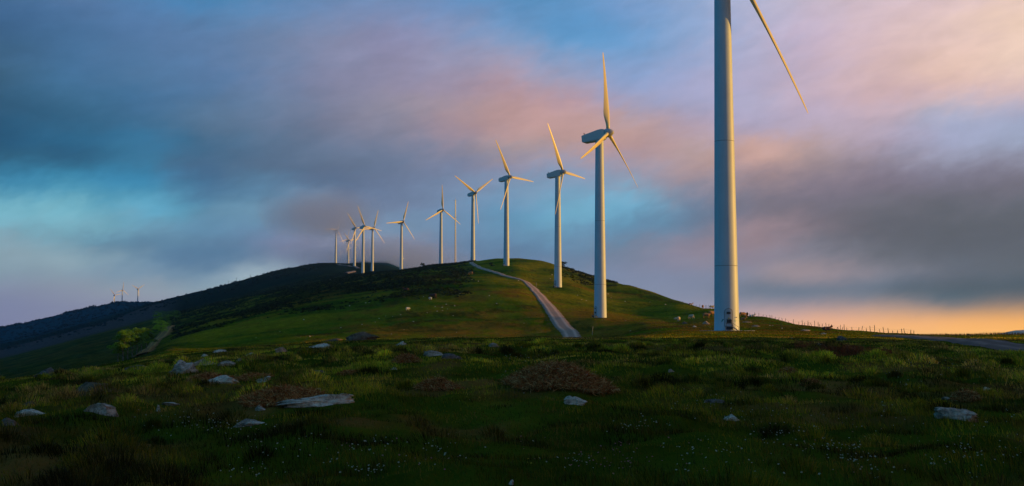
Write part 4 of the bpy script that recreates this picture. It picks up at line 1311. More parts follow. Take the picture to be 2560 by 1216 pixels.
# ------------------------------------------------------------------ rocks
def rock_mesh(name, w, dpt, h, seed, mat, cuts=18, skew=0.0, sub=5):
    rs = random.Random(seed)
    bm = bmesh.new()
    bmesh.ops.create_icosphere(bm, subdivisions=sub, radius=1.0)
    planes = []
    for k in range(cuts):
        n = Vector((rs.gauss(0, 1), rs.gauss(0, 1), rs.gauss(0.2, 0.7))).normalized()
        planes.append((n, rs.uniform(0.36, 0.80)))
    planes.append((Vector((rs.uniform(-.3, .3), rs.uniform(-.45, .0), 1)).normalized(), rs.uniform(0.55, 0.72)))
    co = np.array([v.co[:] for v in bm.verts])
    for n, d in planes:
        nn = np.array(n[:]); s = co @ nn
        co -= np.outer(np.maximum(s - d, 0) * 0.97, nn)
    sd = seed * 1.37
    f = fbm(co[:, 0] * 2.3 + sd, co[:, 1] * 2.3 + co[:, 2] * 1.9, 4, seed % 97)
    f2 = fbm(co[:, 0] * 6.3 + co[:, 2] * 4 + sd, co[:, 1] * 6.3 - co[:, 2] * 5, 3, seed % 89)
    ridge = np.abs(fbm(co[:, 0] * 1.5 - sd, co[:, 1] * 2.5 + co[:, 2] * 3.0, 3, seed % 83))
    co *= (1 + 0.16 * f + 0.06 * f2 - 0.22 * np.maximum(0.16 - ridge, 0) / 0.16 * 0.6)[:, None]
    bed = np.array([rs.uniform(-.35, .35), rs.uniform(-.5, .1), 1.0]); tt = co @ bed * rs.uniform(2.2, 3.4) + 0.6 * fbm(co[:, 0] * 1.2 + sd, co[:, 1] * 1.2, 2, 7)
    fr = tt - np.floor(tt)
    co[:, :2] *= (1 + 0.13 * (np.minimum(fr / 0.8, 1) - 0.5) - 0.10 * np.exp(-((fr - 0.92) / 0.06) ** 2))[:, None]      # ledges of the bedding
    ang = np.arctan2(co[:, 1], co[:, 0])
    co[:, :2] *= (1 + 0.22 * fbm(np.cos(ang) * 1.3 + sd, np.sin(ang) * 1.3, 3, seed % 71))[:, None]
    ext = np.abs(co).max(0)
    co[:, 0] *= w / 2 / ext[0]; co[:, 1] *= dpt / 2 / ext[1]; co[:, 2] *= h / co[:, 2].max()
    # uneven back: high in one place, running down to the ends
    t = co[:, 0] / (w / 2)
    env = 1 - 0.55 * np.abs(t - skew) ** 1.5 + 0.16 * fbm(t * 2.2 + sd, t * 0 + 3.0, 3, seed % 67)
    up = np.clip(co[:, 2] / h, 0, 1)
    co[:, 2] = np.where(co[:, 2] > 0, co[:, 2] * np.clip(env, 0.15, 1.2), co[:, 2])
    for v, c in zip(bm.verts, co): v.co = c
    me = mesh_of(bm, name, mat, True)
    return me


ROCKS = [
 # left, right, top, bottom, material, skew, label
 (414, 500, 897, 943, 'rock_grey', -0.15, "big lichen-spotted grey boulder sloping down to the left, largest of the left cluster"),
 (458, 546, 895, 917, 'rock_grey', 0.1, "flat-topped grey rock rising behind the big lichen-spotted boulder"),
 (544, 592, 903, 918, 'rock_grey', 0.0, "low bluish rock at the right end of the left boulder cluster"),
 (606, 636, 881, 898, 'rock_pale', 0.1, "small pale knobbly rock up and right of the left boulder cluster"),
 (590, 605, 896, 906, 'rock_grey', 0.0, "pebble-sized grey stone below the small pale knobbly rock"),
 (526, 574, 873, 883, 'rock_pale', 0.0, "flat pale stone uppermost above the left boulder cluster"),
 (498, 521, 885, 894, 'rock_pale', 0.1, "little pale stone just above the flat-topped grey rock"),
 (306, 390, 911, 928, 'rock_dark', 0.05, "long low dark grey rock below the row of small trees"),
 (146, 294, 951, 998, 'rock_brown', 0.0, "large brown mossy boulder at far left, peaked in the middle"),
 (190, 292, 1004, 1041, 'rock_grey', 0.25, "grey rock with white patches rising to the right, below the brown mossy boulder"),
 (20, 118, 1020, 1046, 'rock_pale', 0.2, "long pale slab near the left edge of the view"),
 (-8, 40, 1045, 1070, 'rock_brown', -0.2, "brown rock cut off by the left edge of the view"),
 (49, 101, 1003, 1018, 'rock_dark', 0.0, "dark low stone behind the long pale slab at the left edge"),
 (386, 402, 1012, 1035, 'rock_pale', 0.0, "narrow upright pale stone standing alone in dark grass"),
 (402, 446, 1009, 1017, 'rock_grey', 0.1, "thin edge of stone lying right of the narrow upright stone"),
 (474, 604, 932, 966, 'rock_pale', 0.55, "long thin slanting slab set in red heather"),
 (638, 678, 941, 959, 'rock_pale', 0.4, "short edge stone at the right rim of the reddish heather patch"),
 (584, 676, 1048, 1069, 'rock_grey', -0.1, "smooth grey rock by itself among white flowers, lower left"),
 (68, 154, 917, 948, 'rock_dark', 0.3, "dark rock with yellow moss at far left above the brown boulder"),
 (684, 892, 981, 1025, 'rock_pale', 0.3, "big long pale slab sloping up to the right, brightest rock of the foreground"),
 (638, 664, 1014, 1030, 'rock_grey', 0.0, "small grey stone at the left foot of the big pale slab"),
 (840, 942, 821, 850, 'rock_brown', 0.1, "large brown rugged boulder on the hillside foot in mid view"),
 (805, 862, 834, 845, 'rock_brown', 0.3, "low brown ledge running left from the rugged hillside boulder"),
 (762, 842, 857, 873, 'rock_pale', 0.1, "pale flat rock with a brown left end below the rugged hillside boulder"),
 (686, 717, 869, 883, 'rock_grey', 0.0, "rounded grey stone left of the pale flat rock"),
 (984, 1018, 853, 867, 'rock_pale', 0.4, "small pale tilted slab left of the slanting grey slab"),
 (1050, 1120, 873, 894, 'rock_grey', -0.3, "slanting grey slab falling to the right, above the small bracken mound"),
 (1095, 1162, 882, 900, 'rock_dark', -0.4, "thin dark tail of stone at the right of the slanting grey slab"),
 (1216, 1246, 858, 871, 'rock_grey', 0.0, "lone grey stone in the grass left of the road's lower end"),
 (975, 995, 918, 927, 'rock_pale', 0.0, "small pale stone at the foot of the small rounded bracken mound"),
 (766, 816, 926, 935, 'rock_brown', 0.0, "flat brownish stone in the grass above the big pale slab"),
 (1412, 1471, 991, 1017, 'rock_pale', -0.35, "pale stone showing at the right foot of the large bracken mound"),
 (1764, 1817, 996, 1011, 'rock_dark', 0.0, "smooth bluish grey stone in the grass right of centre"),
 (1812, 1855, 1039, 1056, 'rock_pale', -0.4, "small pale broken stone below the smooth bluish one"),
 (1667, 1686, 923, 933, 'rock_grey', 0.0, "tiny grey stone in the grass below the second nearest turbine"),
 (2322, 2452, 1012, 1055, 'rock_grey', -0.2, "large flat blue-grey rock at lower right"),
 (2094, 2122, 837, 855, 'rock_dark', -0.2, "dark upright boulder on the right field below the fence"),
 (2028, 2076, 856, 868, 'rock_pale', -0.5, "thin pale slab in the rusty grass below the nearest turbine"),
 (2356, 2380, 993, 1001, 'rock_grey', 0.0, "small grey stone left of the heather cushion at lower right"),
 (2452, 2481, 968, 978, 'rock_pale', 0.0, "small pale stone near the right edge above the large flat rock"),
 (2257, 2274, 961, 969, 'rock_pale', 0.0, "tiny pale stone in the middle of the right foreground"),
 (2049, 2066, 831, 837, 'rock_pale', 0.0, "pale stone lying below the dark cow by the fence"),
 (1271, 1286, 1203, 1216, 'rock_pale', 0.0, "pebble at the bottom edge of the view left of centre"),
 (1752, 1778, 802, 813, 'rock_grey', 0.0, "grey stone in the pasture just left of the nearest turbine"),
 (1727, 1747, 814, 819, 'rock_pale', 0.0, "flat white stone in brown grass left of the nearest turbine's foundation"),
 (1703, 1722, 804, 811, 'rock_dark', 0.0, "dark stone in the pasture below the two pale cows"),
 (1684, 1694, 794, 800, 'rock_pale', 0.3, "white stone beside the left one of the two pale cows"),
 (1996, 2032, 822, 829, 'rock_grey', 0.0, "flat grey stone on the slope left of the dark cow by the fence"),
 (1855, 1880, 803, 808, 'rock_grey', 0.0, "grey stone right beside the nearest turbine's tower below the lying cow"),
 (1880, 1900, 813, 818, 'rock_grey', 0.0, "grey flat stone on the grass right of the nearest turbine"),
]
for i, (l, r_, t, b_, mt, sk, lab) in enumerate(ROCKS):
    p = hit((l + r_) / 2, b_ - 0.18 * (b_ - t))
    if 'hillside boulder' in lab or 'rugged boulder' in lab:
        if b_ < 855: p = at((l + r_) / 2, 66 if l > 830 else 68)
    d = p.y
    w = (r_ - l) * d / F * 1.14
    dp = w * (0.7 if w < 0.8 else 0.45)
    hv = (b_ - t) * d / F
    hh = max(0.06, hv * 0.82 - dp * 0.03)
    me = rock_mesh("rock", w, dp, hh, 100 + i * 7, M[mt], skew=sk)
    o = link_mesh("rock", me)
    o.location = (p.x, p.y + dp * 0.25, float(H(p.x, p.y + dp * 0.25)) - (0.03 if w > 0.8 else 0.0))
    o.rotation_euler = (0, 0, random.uniform(-0.12, 0.12))
    tag(o, lab, "rock", "rocks in the grass")
    if d < 95: BARE.append((p.x, p.y + dp * 0.25, dp * 0.62)); BARE.append((p.x - w * 0.3, p.y + dp * 0.2, dp * 0.5)); BARE.append((p.x + w * 0.3, p.y + dp * 0.2, dp * 0.5)); BARE.append((p.x, p.y - dp * 0.25, dp * 0.35))

stone_protos = [rock_mesh("stone", 1.0, 0.8, 0.42, 900 + k, M['rock_pale'], sub=3, cuts=7) for k in range(5)]


def stone(px, py, wpx, label, group):
    p = hit(px, py)
    o = link_mesh("stone", random.choice(stone_protos))
    s = wpx * p.y / F
    o.scale = (s, s, s * random.uniform(0.7, 1.1)); o.rotation_euler = (0, 0, random.uniform(0, 6.28))
    o.location = (p.x, p.y, p.z - 0.03)
    tag(o, label, "stone", group)


left_st = [(825, 701), (876, 731), (994, 726), (1059, 743), (1116, 762), (1137, 766), (1088, 768), (1106, 770), (1106, 777), (1119, 773), (1093, 779), (1002, 788), (948, 797), (964, 791), (982, 792),
           (938, 806), (852, 820), (914, 758), (874, 766), (839, 774), (923, 757), (1010, 825), (1141, 832), (1310, 809), (1223, 741), (1271, 709), (1296, 703), (1242, 760), (1150, 735), (1068, 783), (1133, 790), (979, 836),
           (1034, 805), (905, 812), (760, 800), (700, 830), (775, 842), (640, 845), (1180, 700), (1196, 704)]
for (a_, b_) in left_st:
    stone(a_, b_, random.uniform(3, 6), "small pale stone lying in the grass of the hillside left of the road", "small stones left of the road")
right_st = [(1444, 739), (1454, 750), (1466, 753), (1520, 736), (1528, 745), (1563, 755), (1565, 803), (1576, 828), (1590, 718), (1541, 708), (1424, 690), (1380, 688), (1376, 698), (1625, 756), (1664, 762)]
for (a_, b_) in right_st:
    stone(a_, b_, random.uniform(2.5, 5), "small pale stone in the pasture between the road and the nearest turbine", "small stones right of the road")
far_st = [(1925, 815), (1932, 815), (1955, 822), (1962, 843), (1980, 846), (2180, 845), (2335, 861)]
for (a_, b_) in far_st:
    stone(a_, b_, random.uniform(4, 8), "small pale stone in the grass right of the nearest turbine", "small stones right of the nearest turbine")


# ------------------------------------------------------------------ dry bracken and heather
def heather(l, r_, t, b_, swell, label, i):
    cx = (l + r_) / 2
    mx, my, ra, rb, h = MOUNDS[i]
    w = ra / 0.62
    n = int(min(14000, 6500 * w * max(0.7, w * 0.6)))
    th = rng.random(n) * 2 * math.pi; q = np.sqrt(rng.random(n))
    x = mx + np.cos(th) * q * w * 0.5 * (1 + 0.25 * fbm(np.cos(th) * 2 + i, np.sin(th) * 2, 2, 5)); y = my + np.sin(th) * q * w * 0.5
    z = H(x, y)
    L = (0.06 + 0.15 * rng.random(n)) * min(1.2, 0.6 + w * 0.25)
    d0 = rng.normal(0, 1, (n, 3)) * [1, 1, 0.45]; d0 += np.stack([np.cos(th) * 0.5, np.sin(th) * 0.5 - 0.25, np.full(n, 0.25)], -1)
    d0 /= np.linalg.norm(d0, axis=1)[:, None]
    d1 = d0 + rng.normal(0, 0.5, (n, 3)) - np.array([0, 0, 0.7]); d1 /= np.linalg.norm(d1, axis=1)[:, None]
    p0 = np.stack([x, y, z + 0.10 * swell + (1 - q) * 0.16 * min(1, w) * rng.random(n)], -1)
    p1 = p0 + d0 * L[:, None] * 0.55; p2 = p1 + d1 * L[:, None] * 0.45
    wd = np.maximum(0.003, my * 0.00020) * (0.6 + 0.9 * rng.random(n))
    s = np.cross(d0, rng.normal(0, 1, (n, 3))); s /= np.linalg.norm(s, axis=1)[:, None]; s *= wd[:, None]
    v = np.stack([p0 - s, p0 + s, p1 + s, p1 - s, p2], 1).reshape(-1, 3)
    k = np.arange(n) * 5
    pal = np.array([[0.38, 0.14, 0.035], [0.50, 0.24, 0.07], [0.20, 0.075, 0.022], [0.62, 0.38, 0.14], [0.42, 0.11, 0.028]])
    c = np.repeat(pal[rng.integers(0, 5, n)] * (0.7 + 0.6 * rng.random((n, 1))), 5, axis=0)
    me = np_mesh("dry_bracken", v, [np.stack([k, k + 1, k + 2, k + 3], -1), np.stack([k + 3, k + 2, k + 4], -1)])
    set_cols(me, "tint", c)
    o = link_mesh("dry_bracken", me, None, M['twig'])
    tag(o, label, "bracken", "patches of dry bracken and heather")
    BARE.append((mx, my, w * 0.36)); BARE.append((mx - w * .25, my, w * 0.2)); BARE.append((mx + w * .25, my, w * 0.2))


for i, h_ in enumerate(HEATHER):
    heather(*h_[:6], i)

# rusty red sedge below the nearest turbine
n = 9000
px = 1985 + 240 * rng.random(n); yy_ = 866 + 20 * (px - 1985) / 240 + rng.normal(0, 4.5, n)
Dq = np.linspace(32, 74, 300); pq = np.minimum.accumulate(py_of(H((2100 - 1280) / F * Dq, Dq), Dq))
dd = np.interp(-yy_, -pq, Dq) + rng.normal(0, 0.8, n)
x = (px - 1280) / F * dd
k = fbm(x / 1.6, dd / 2.2, 3, 133) > -0.12
x, dd = x[k], dd[k]; n = len(x)
rust = np.array([[0.16, 0.035, 0.012], [0.11, 0.045, 0.018], [0.20, 0.06, 0.016]])[rng.integers(0, 3, n)] * (0.6 + 0.6 * rng.random((n, 1)))
v, q, t, c = grass_blades(x, dd, dd, 0.08 + 0.12 * rng.random(n), np.full(n, 0.022), rust * 1.7, 0.6)
me = np_mesh("rusty_sedge", v, [q, t]); set_cols(me, "tint", c)
tag(link_mesh("rusty_sedge", me, None, M['grass']), "rusty red patch of sedge in the grass right of the nearest turbine", "sedge", kind='stuff')


# ------------------------------------------------------------------ cattle and sheep
def skin_animal(name, pts, edges, root, mat, sub=2):
    me = bpy.data.meshes.new(name)
    me.from_pydata([p[:3] for p in pts], edges, [])
    o = bpy.data.objects.new(name, me); col.objects.link(o)
    o.modifiers.new("skin", 'SKIN'); sm = o.modifiers.new("sub", 'SUBSURF'); sm.levels = sub; sm.render_levels = sub
    sk = me.skin_vertices[0].data if me.skin_vertices else None
    for i, p in enumerate(pts):
        rr = p[3] if isinstance(p[3], tuple) else (p[3], p[3])
        sk[i].radius = rr
        sk[i].use_root = (i == root)
    dg = bpy.context.evaluated_depsgraph_get()
    m2 = bpy.data.meshes.new_from_object(o.evaluated_get(dg))
    bpy.data.objects.remove(o); bpy.data.meshes.remove(me)
    m2.name = name; m2.shade_smooth(); m2.materials.clear(); m2.materials.append(mat)
    return m2


def cow_mesh(mat, pose):
    """cow facing +x, hooves at z = 0"""
    P = [(-0.80, 0, 1.12, .22), (-0.62, 0, 0.98, (.34, .38)), (-0.15, 0, 0.90, (.40, .45)), (0.30, 0, 0.90, (.40, .45)), (0.62, 0, 0.97, (.32, .40)), (0.86, 0, 1.08, (.21, .28))]
    E = [(i, i + 1) for i in range(5)]
    if pose == 'graze':
        neck = [(1.06, 0, 0.92, (.15, .20)), (1.20, 0, 0.55, (.13, .16)), (1.26, 0, 0.36, (.13, .14)), (1.34, 0, 0.10, (.085, .09))]
    else:
        neck = [(1.06, 0, 1.20, (.16, .22)), (1.24, 0, 1.30, (.14, .18)), (1.40, 0, 1.28, (.13, .15)), (1.64, 0, 1.10, (.09, .10))]
    for p in neck: P.append(p); E.append((len(P) - 2 if p is not neck[0] else 5, len(P) - 1))
    hd = len(P) - 2
    for s in (-1, 1):                                             # ears and horns
        q = P[hd]
        P.append((q[0] - 0.08, s * 0.24, q[1 + 1] + 0.06, .035)); E.append((hd, len(P) - 1))
        P.append((q[0] - 0.04, s * 0.14, q[2] + 0.16, .03)); E.append((hd, len(P) - 1))
        P.append((q[0] + 0.06, s * 0.22, q[2] + 0.30, .018)); E.append((len(P) - 2, len(P) - 1))
    st = 0.10 if pose != 'walk' else 0.22
    for s in (-1, 1):
        f = st * s
        for (b, x0, chain) in ((1, -0.66, [(-0.60, .80, (.15, .13)), (-0.78 + f, .50, .085), (-0.70 + f, .24, .055), (-0.68 + f, .03, .065)]),
                               (4, 0.60, [(0.60, .74, (.13, .11)), (0.60 - f, .42, .07), (0.60 - f, .20, .05), (0.63 - f, .03, .062)])):
            prev = b
            for (x, z, r_) in chain:
                P.append((x, s * 0.21, z, r_)); E.append((prev, len(P) - 1)); prev = len(P) - 1
    P.append((-0.96, 0, 1.08, .035)); E.append((0, len(P) - 1)); P.append((-0.99, 0.02, 0.62, .022)); E.append((len(P) - 2, len(P) - 1)); P.append((-0.98, 0.02, 0.46, .045)); E.append((len(P) - 2, len(P) - 1))
    me = skin_animal("cow", P, E, 2, mat)
    z0 = min(v.co.z for v in me.vertices)
    for v in me.vertices: v.co.z -= z0
    return me


def cow_lying(mat):
    P = [(-0.75, 0, 0.48, .22), (-0.45, 0, 0.46, (.36, .38)), (0.05, 0, 0.46, (.40, .40)), (0.45, 0, 0.50, (.34, .36)), (0.75, 0, 0.62, (.22, .26)), (0.98, 0, 0.84, (.15, .19)), (1.15, 0.04, 0.96, (.13, .15)), (1.40, 0.10, 0.84, (.085, .09))]
    E = [(i, i + 1) for i in range(7)]
    for s in (-1, 1):
        P.append((1.06, s * 0.22, 1.02, .035)); E.append((6, len(P) - 1))
        P.append((1.12, s * 0.18, 1.20, .022)); E.append((6, len(P) - 1))
        P.append((0.62, s * 0.34, 0.20, .10)); E.append((3, len(P) - 1)); P.append((0.95, s * 0.30, 0.08, .065)); E.append((len(P) - 2, len(P) - 1))
        P.append((-0.35, s * 0.48, 0.20, .13)); E.append((1, len(P) - 1)); P.append((0.05, s * 0.52, 0.08, .065)); E.append((len(P) - 2, len(P) - 1))
    P.append((-0.98, 0.1, 0.30, .035)); E.append((0, len(P) - 1))
    me = skin_animal("cow", P, E, 2, mat)
    z0 = min(v.co.z for v in me.vertices)
    for v in me.vertices: v.co.z -= z0 + 0.02
    return me


def sheep_mesh(mat):
    P = [(-0.45, 0, 0.55, .16), (-0.30, 0, 0.54, (.24, .25)), (0.02, 0, 0.52, (.27, .27)), (0.30, 0, 0.55, (.23, .25)), (0.46, 0, 0.64, (.14, .16)), (0.58, 0, 0.60, (.10, .11)), (0.74, 0, 0.46, (.06, .065))]
    E = [(i, i + 1) for i in range(6)]
    for s in (-1, 1):
        P.append((0.55, s * 0.16, 0.62, .03)); E.append((5, len(P) - 1))
        for b, x in ((1, -0.32), (3, 0.30)):
            P.append((x, s * 0.14, 0.30, .06)); E.append((b, len(P) - 1)); P.append((x + 0.01, s * 0.14, 0.02, .04)); E.append((len(P) - 2, len(P) - 1))
    me = skin_animal("sheep", P, E, 2, mat)
    z0 = min(v.co.z for v in me.vertices)
    for v in me.vertices: v.co.z -= z0
    return me


# column, foot row, coat, pose, heading (clockwise from the view direction), scale, depth if on the skyline, label
COWS = [
 (1697, 800, 'hide_pale', 'graze', 20, 1.0, 325, "pale cow seen from behind, left one of two pale cows in the pasture"),
 (1729, 797, 'hide_pale', 'graze', -35, 1.0, 335, "pale cow seen from behind, right one of two pale cows in the pasture"),
 (1766, 801, 'hide_tan', 'stand', 84, 1.05, 322, "tan cow side-on whose head is hidden by the nearest turbine's tower"),
 (1779, 792, 'hide_tan', 'stand', 60, 1.15, 340, "orange brown cow standing behind the side-on tan cow, beside the tower"),
 (1726, 764, 'hide_pied', 'lie', 80, 1.0, 490, "brown and white cow lying at the foot of the fence line"),
 (1757, 769, 'hide_tan', 'stand', 15, 1.0, 455, "tan cow standing on the skyline left of the nearest turbine"),
 (1779.5, 776, 'hide_pale', 'stand', 75, 0.95, 425, "pale cow on the skyline half behind the left edge of the nearest tower"),
 (1856, 795, 'hide_tan', 'graze', 70, 1.05, 350, "red brown cow standing just right of the nearest turbine's tower"),
 (1857, 801, 'hide_tan', 'lie', 100, 0.85, 318, "orange cow lying in front of the red brown one beside the tower"),
 (1868, 789, 'hide_black', 'stand', 10, 1.0, 366, "dark cow standing on the skyline right of the nearest turbine"),
 (1880, 788, 'hide_white', 'lie', 88, 0.9, 362, "greyish cow lying on the skyline next to the dark one"),
 (2066, 828, 'hide_brown', 'lie', 85, 0.95, 232, "dark brown cow lying at the fence, far right of the nearest turbine"),
 (1083, 747, 'hide_brown', 'graze', -80, 1.25, None, "dark brown cow on the hillside left of the road, above the white sheep"),
 (1016, 727, 'hide_brown', 'lie', -85, 1.25, None, "reddish brown cow on the upper hillside near the dark gorse"),
 (1177, 687, 'hide_tan', 'graze', -60, 1.2, None, "reddish cow on the dark slope just below the road's top bend"),
]
cow_cache = {}
for (px, py, coat, pose, head, sc, dep, lab) in COWS:
    key = (coat, pose)
    if key not in cow_cache: cow_cache[key] = cow_lying(M[coat]) if pose == 'lie' else cow_mesh(M[coat], pose)
    p = at(px, dep) if dep else hit(px, py)
    o = link_mesh("cow", cow_cache[key])
    o.location = (p.x, p.y, p.z - 0.02); o.scale = (sc, sc, sc); o.rotation_euler = (0, 0, math.pi / 2 - R(head))
    tag(o, lab, "cow", "cattle on the hill")
    print("cow", lab[:30], [round(c) for c in proj(p)], round(p.y))
sm_ = sheep_mesh(M['hide_white'])
for (px, py, head, sc, lab) in ((1019, 777, 70, 1.25, "white sheep alone on the green hillside left of the road"), (1076, 750, -60, 1.1, "white sheep just below the dark brown cow on the hillside")):
    p = hit(px, py); o = link_mesh("sheep", sm_); o.location = p; o.scale = (sc,) * 3; o.rotation_euler = (0, 0, math.pi / 2 - R(head))
    tag(o, lab, "sheep", "sheep on the hillside")


# ------------------------------------------------------------------ fence along the right skyline
def add_fence():
    line = [(1560, 640), (1630, 572), (1700, 500), (1780, 425), (1850, 388), (1900, 352), (1960, 322), (2040, 284), (2100, 264), (2150, 252), (2200, 236), (2240, 226), (2290, 214)]
    W_ = [at(a_, d) for a_, d in line]
    P = np.array([[p.x, p.y] for p in W_]); s = np.concatenate([[0], np.cumsum(np.hypot(*np.diff(P, axis=0).T))])
    root = empty("fence", tuple(W_[0]))
    tag(root, "old wooden post and wire fence running down the right-hand skyline", "fence")
    b = Vector(W_[0])
    protos = []
    for k in range(4):
        bm = bmesh.new(); rs = random.Random(k)
        N = 7; zs = [-0.3, 0.5, 1.0, 1.3]; rings = []
        for z in zs:
            rr = 0.064 - 0.011 * z + rs.uniform(-.008, .008); ox = rs.uniform(-.02, .02)
            rings.append([bm.verts.new((ox + rr * math.cos(2 * math.pi * j / N) * rs.uniform(.85, 1.1), rr * math.sin(2 * math.pi * j / N), z + (rs.uniform(-.03, .03) if z > 1.2 else 0))) for j in range(N)])
        for a, c in zip(rings[:-1], rings[1:]):
            for j in range(N): bm.faces.new((a[j], a[(j + 1) % N], c[(j + 1) % N], c[j]))
        bm.faces.new(rings[-1])
        protos.append(mesh_of(bm, "post", M['wood']))
    tops = []; t = 0.0; n = 0
    while t < s[-1] and n < 99:
        x = float(np.interp(t, s, P[:, 0])); y = float(np.interp(t, s, P[:, 1])); z = float(H(x, y))
        o = link_mesh("post", random.choice(protos), root)
        o.location = Vector((x, y, z)) - b
        o.rotation_euler = (random.gauss(0, 0.09), random.gauss(0, 0.10), random.uniform(0, 6.28))
        sc = random.uniform(0.5, 1.08); o.scale = (1.0, 1.0, sc)
        tops.append(Vector((x, y, z))); n += 1
        # sparser where the photograph shows the far end
        t += (6.0 if y > 420 else 4.2 if y > 300 else 2.4) * random.uniform(0.45, 1.7)
    bm = bmesh.new()
    for hgt in (0.45, 0.85):
        for a, c in zip(tops[:-1], tops[1:]):
            tube_bm(bm, a - b + Vector((0, 0, hgt)), c - b + Vector((0, 0, hgt - 0.02)), 0.008, 4)
    o = link_mesh("wire", mesh_of(bm, "wire", M['wire']), root)


add_fence()


def marker_post(px, py, h, lean, lab, r_=0.05):
    p = hit(px, py)
    bm = bmesh.new(); top = Vector((lean, 0, h))
    tube_bm(bm, (0, 0, -0.2), top, r_, 8, r_ * 0.85)
    tube_bm(bm, top, top + Vector((0, 0, 0.03)), r_ * 0.85, 8, r_ * 0.3)
    o = link_mesh("marker_post", mesh_of(bm, "marker_post", M['palewood'])); o.location = p
    tag(o, lab, "marker post", "marker posts by the road")


marker_post(1480, 839, 2.0, 0.22, "thin pale leaning marker post by the lower end of the road", 0.07)
marker_post(1341, 717, 1.6, 0.02, "thin pale marker post at the bend of the road below the hilltop", 0.10)


# ------------------------------------------------------------------ measuring mast
def add_mast():
    p = at(1138, 965); Ht = 51.5
    root = empty("measuring_mast", tuple(p))
    tag(root, "thin grey lattice measuring mast on the crest between two turbines", "mast")
    bm = bmesh.new()
    rr = lambda z: 0.62 - 0.36 * z / Ht
    leg = [[Vector((rr(z) * math.cos(a), rr(z) * math.sin(a), z)) for z in np.linspace(0, Ht, 27)] for a in (0.3, 2.4, 4.5)]
    for k in range(3):
        A, B = leg[k], leg[(k + 1) % 3]
        for i in range(26):
            tube_bm(bm, A[i], A[i + 1], 0.15, 6)
            tube_bm(bm, A[i], B[i + 1] if i % 2 else B[i], 0.085, 4); tube_bm(bm, B[i], A[i + 1], 0.085, 4)
    link_mesh("lattice", mesh_of(bm, "lattice", M['steel']), root)
    bm = bmesh.new(); tube_bm(bm, (0, 0, Ht), (0, 0, Ht + 1.8), 0.06, 6)
    link_mesh("lightning_rod", mesh_of(bm, "lightning_rod", M['steel']), root)
    for z, L in ((Ht - 0.4, 1.6), (Ht * .72, 1.3), (Ht * .45, 1.2)):
        bm = bmesh.new(); tube_bm(bm, (-L, 0, z), (L, 0, z), 0.06, 6)
        for s_ in (-1, 1): tube_bm(bm, (s_ * L, 0, z), (s_ * L, 0, z + 0.5), 0.05, 6); box_bm(bm, (s_ * L, 0, z + 0.6), (0.32, 0.32, 0.18))
        link_mesh("sensor_arm", mesh_of(bm, "sensor_arm", M['steel']), root)


add_mast()


# ------------------------------------------------------------------ trees, bushes, poles
def crown_mesh(name, h, w, seed, rgb, nclump=16, nleaf=110, z0=0.35):
    rs = np.random.default_rng(seed)
    cx = rs.normal(0, w * 0.24, nclump); cy = rs.normal(0, w * 0.24, nclump)
    cz = h * (z0 + (0.9 - z0) * rs.random(nclump)); rad = w * (0.16 + 0.14 * rs.random(nclump)) * (1.15 - 0.5 * np.abs(cz / h - 0.6))
    tint = np.array([rgb]) * (0.65 + 0.7 * rs.random((nclump, 1)))
    v, q, c = leaf_clumps(cx, cy, cz, rad, nleaf, np.full(nclump, 0.14), tint, 0.85)
    me = np_mesh(name, v, [q]); set_cols(me, "tint", c); me.materials.append(M['leaf'])
    return me


def trunk_mesh(h, seed):
    rs = random.Random(seed); bm = bmesh.new()
    prev = Vector((0, 0, -0.3)); r0 = 0.16
    for k in range(5):
        nx = Vector((rs.uniform(-.12, .12) * (k + 1), rs.uniform(-.12, .12) * (k + 1), h * 0.7 * (k + 1) / 5)); r1 = r0 * 0.8
        tube_bm(bm, prev, nx, r0, 8, r1)
        if k >= 2:
            for j in range(2):
                a = rs.uniform(0, 6.28); tube_bm(bm, nx, nx + Vector((math.cos(a) * h * .16, math.sin(a) * h * .16, h * .17)), r1 * 0.6, 6, 0.02)
        prev, r0 = nx, r1
    return mesh_of(bm, "trunk", M['bark'], True)


def tree(px, py, hpx, wpx, rgb, lab, seed, group, bush=False, depth=None):
    p = at(px, depth) if depth else hit(px, py, 200, fallback=400)
    k_ = 1.4 if group and 'row' in group else 1.12
    h = hpx * k_ * p.y / F; w = wpx * k_ * p.y / F
    o = empty("bush" if bush else "tree", tuple(p))
    tag(o, lab, "bush" if bush else "tree", group)
    link_mesh("crown", crown_mesh("crown", h, w, seed, rgb, 28 if hpx > 25 else 14, 130, 0.18 if bush else 0.42), o)
    link_mesh("trunk", trunk_mesh(h * (0.6 if bush else 1), seed), o)


LG = (0.12, 0.25, 0.02)
for k, (px, py, hp, wp, lab) in enumerate([
    (294, 905, 36, 20, "outermost sapling at the lower left end of the tree row"),
    (307, 903, 54, 26, "second tree from the lower left end of the row beside the dirt path"),
    (319, 898, 52, 26, "third tree from the lower left end of the row beside the dirt path"),
    (331, 893, 48, 26, "middle tree of the row beside the dirt path"),
    (342, 889, 50, 28, "tallest bright tree of the row, third from its upper end"),
    (354, 884, 46, 28, "second tree from the upper right end of the row beside the dirt path"),
    (366, 876, 36, 24, "darker tree at the upper right end of the row beside the dirt path")]):
    tree(px, py, hp, wp, tuple(c * (0.55 if k == 6 else 1) for c in LG), lab, 500 + k, "row of small trees by the dirt path")
tree(401, 838, 33, 30, (0.40, 0.56, 0.03), "round bright yellow-green bush beside the top of the dirt path", 520, None, True)
tree(396, 812, 28, 22, (0.20, 0.36, 0.03), "tall green bush just above the round bright one", 521, None, True)
tree(414, 800, 22, 28, (0.12, 0.24, 0.025), "dark green bush above the path, left of two side by side", 522, None, True)
tree(436, 800, 24, 28, (0.13, 0.25, 0.025), "dark green bush above the path, right of two side by side", 523, None, True)
DG = (0.022, 0.036, 0.010)
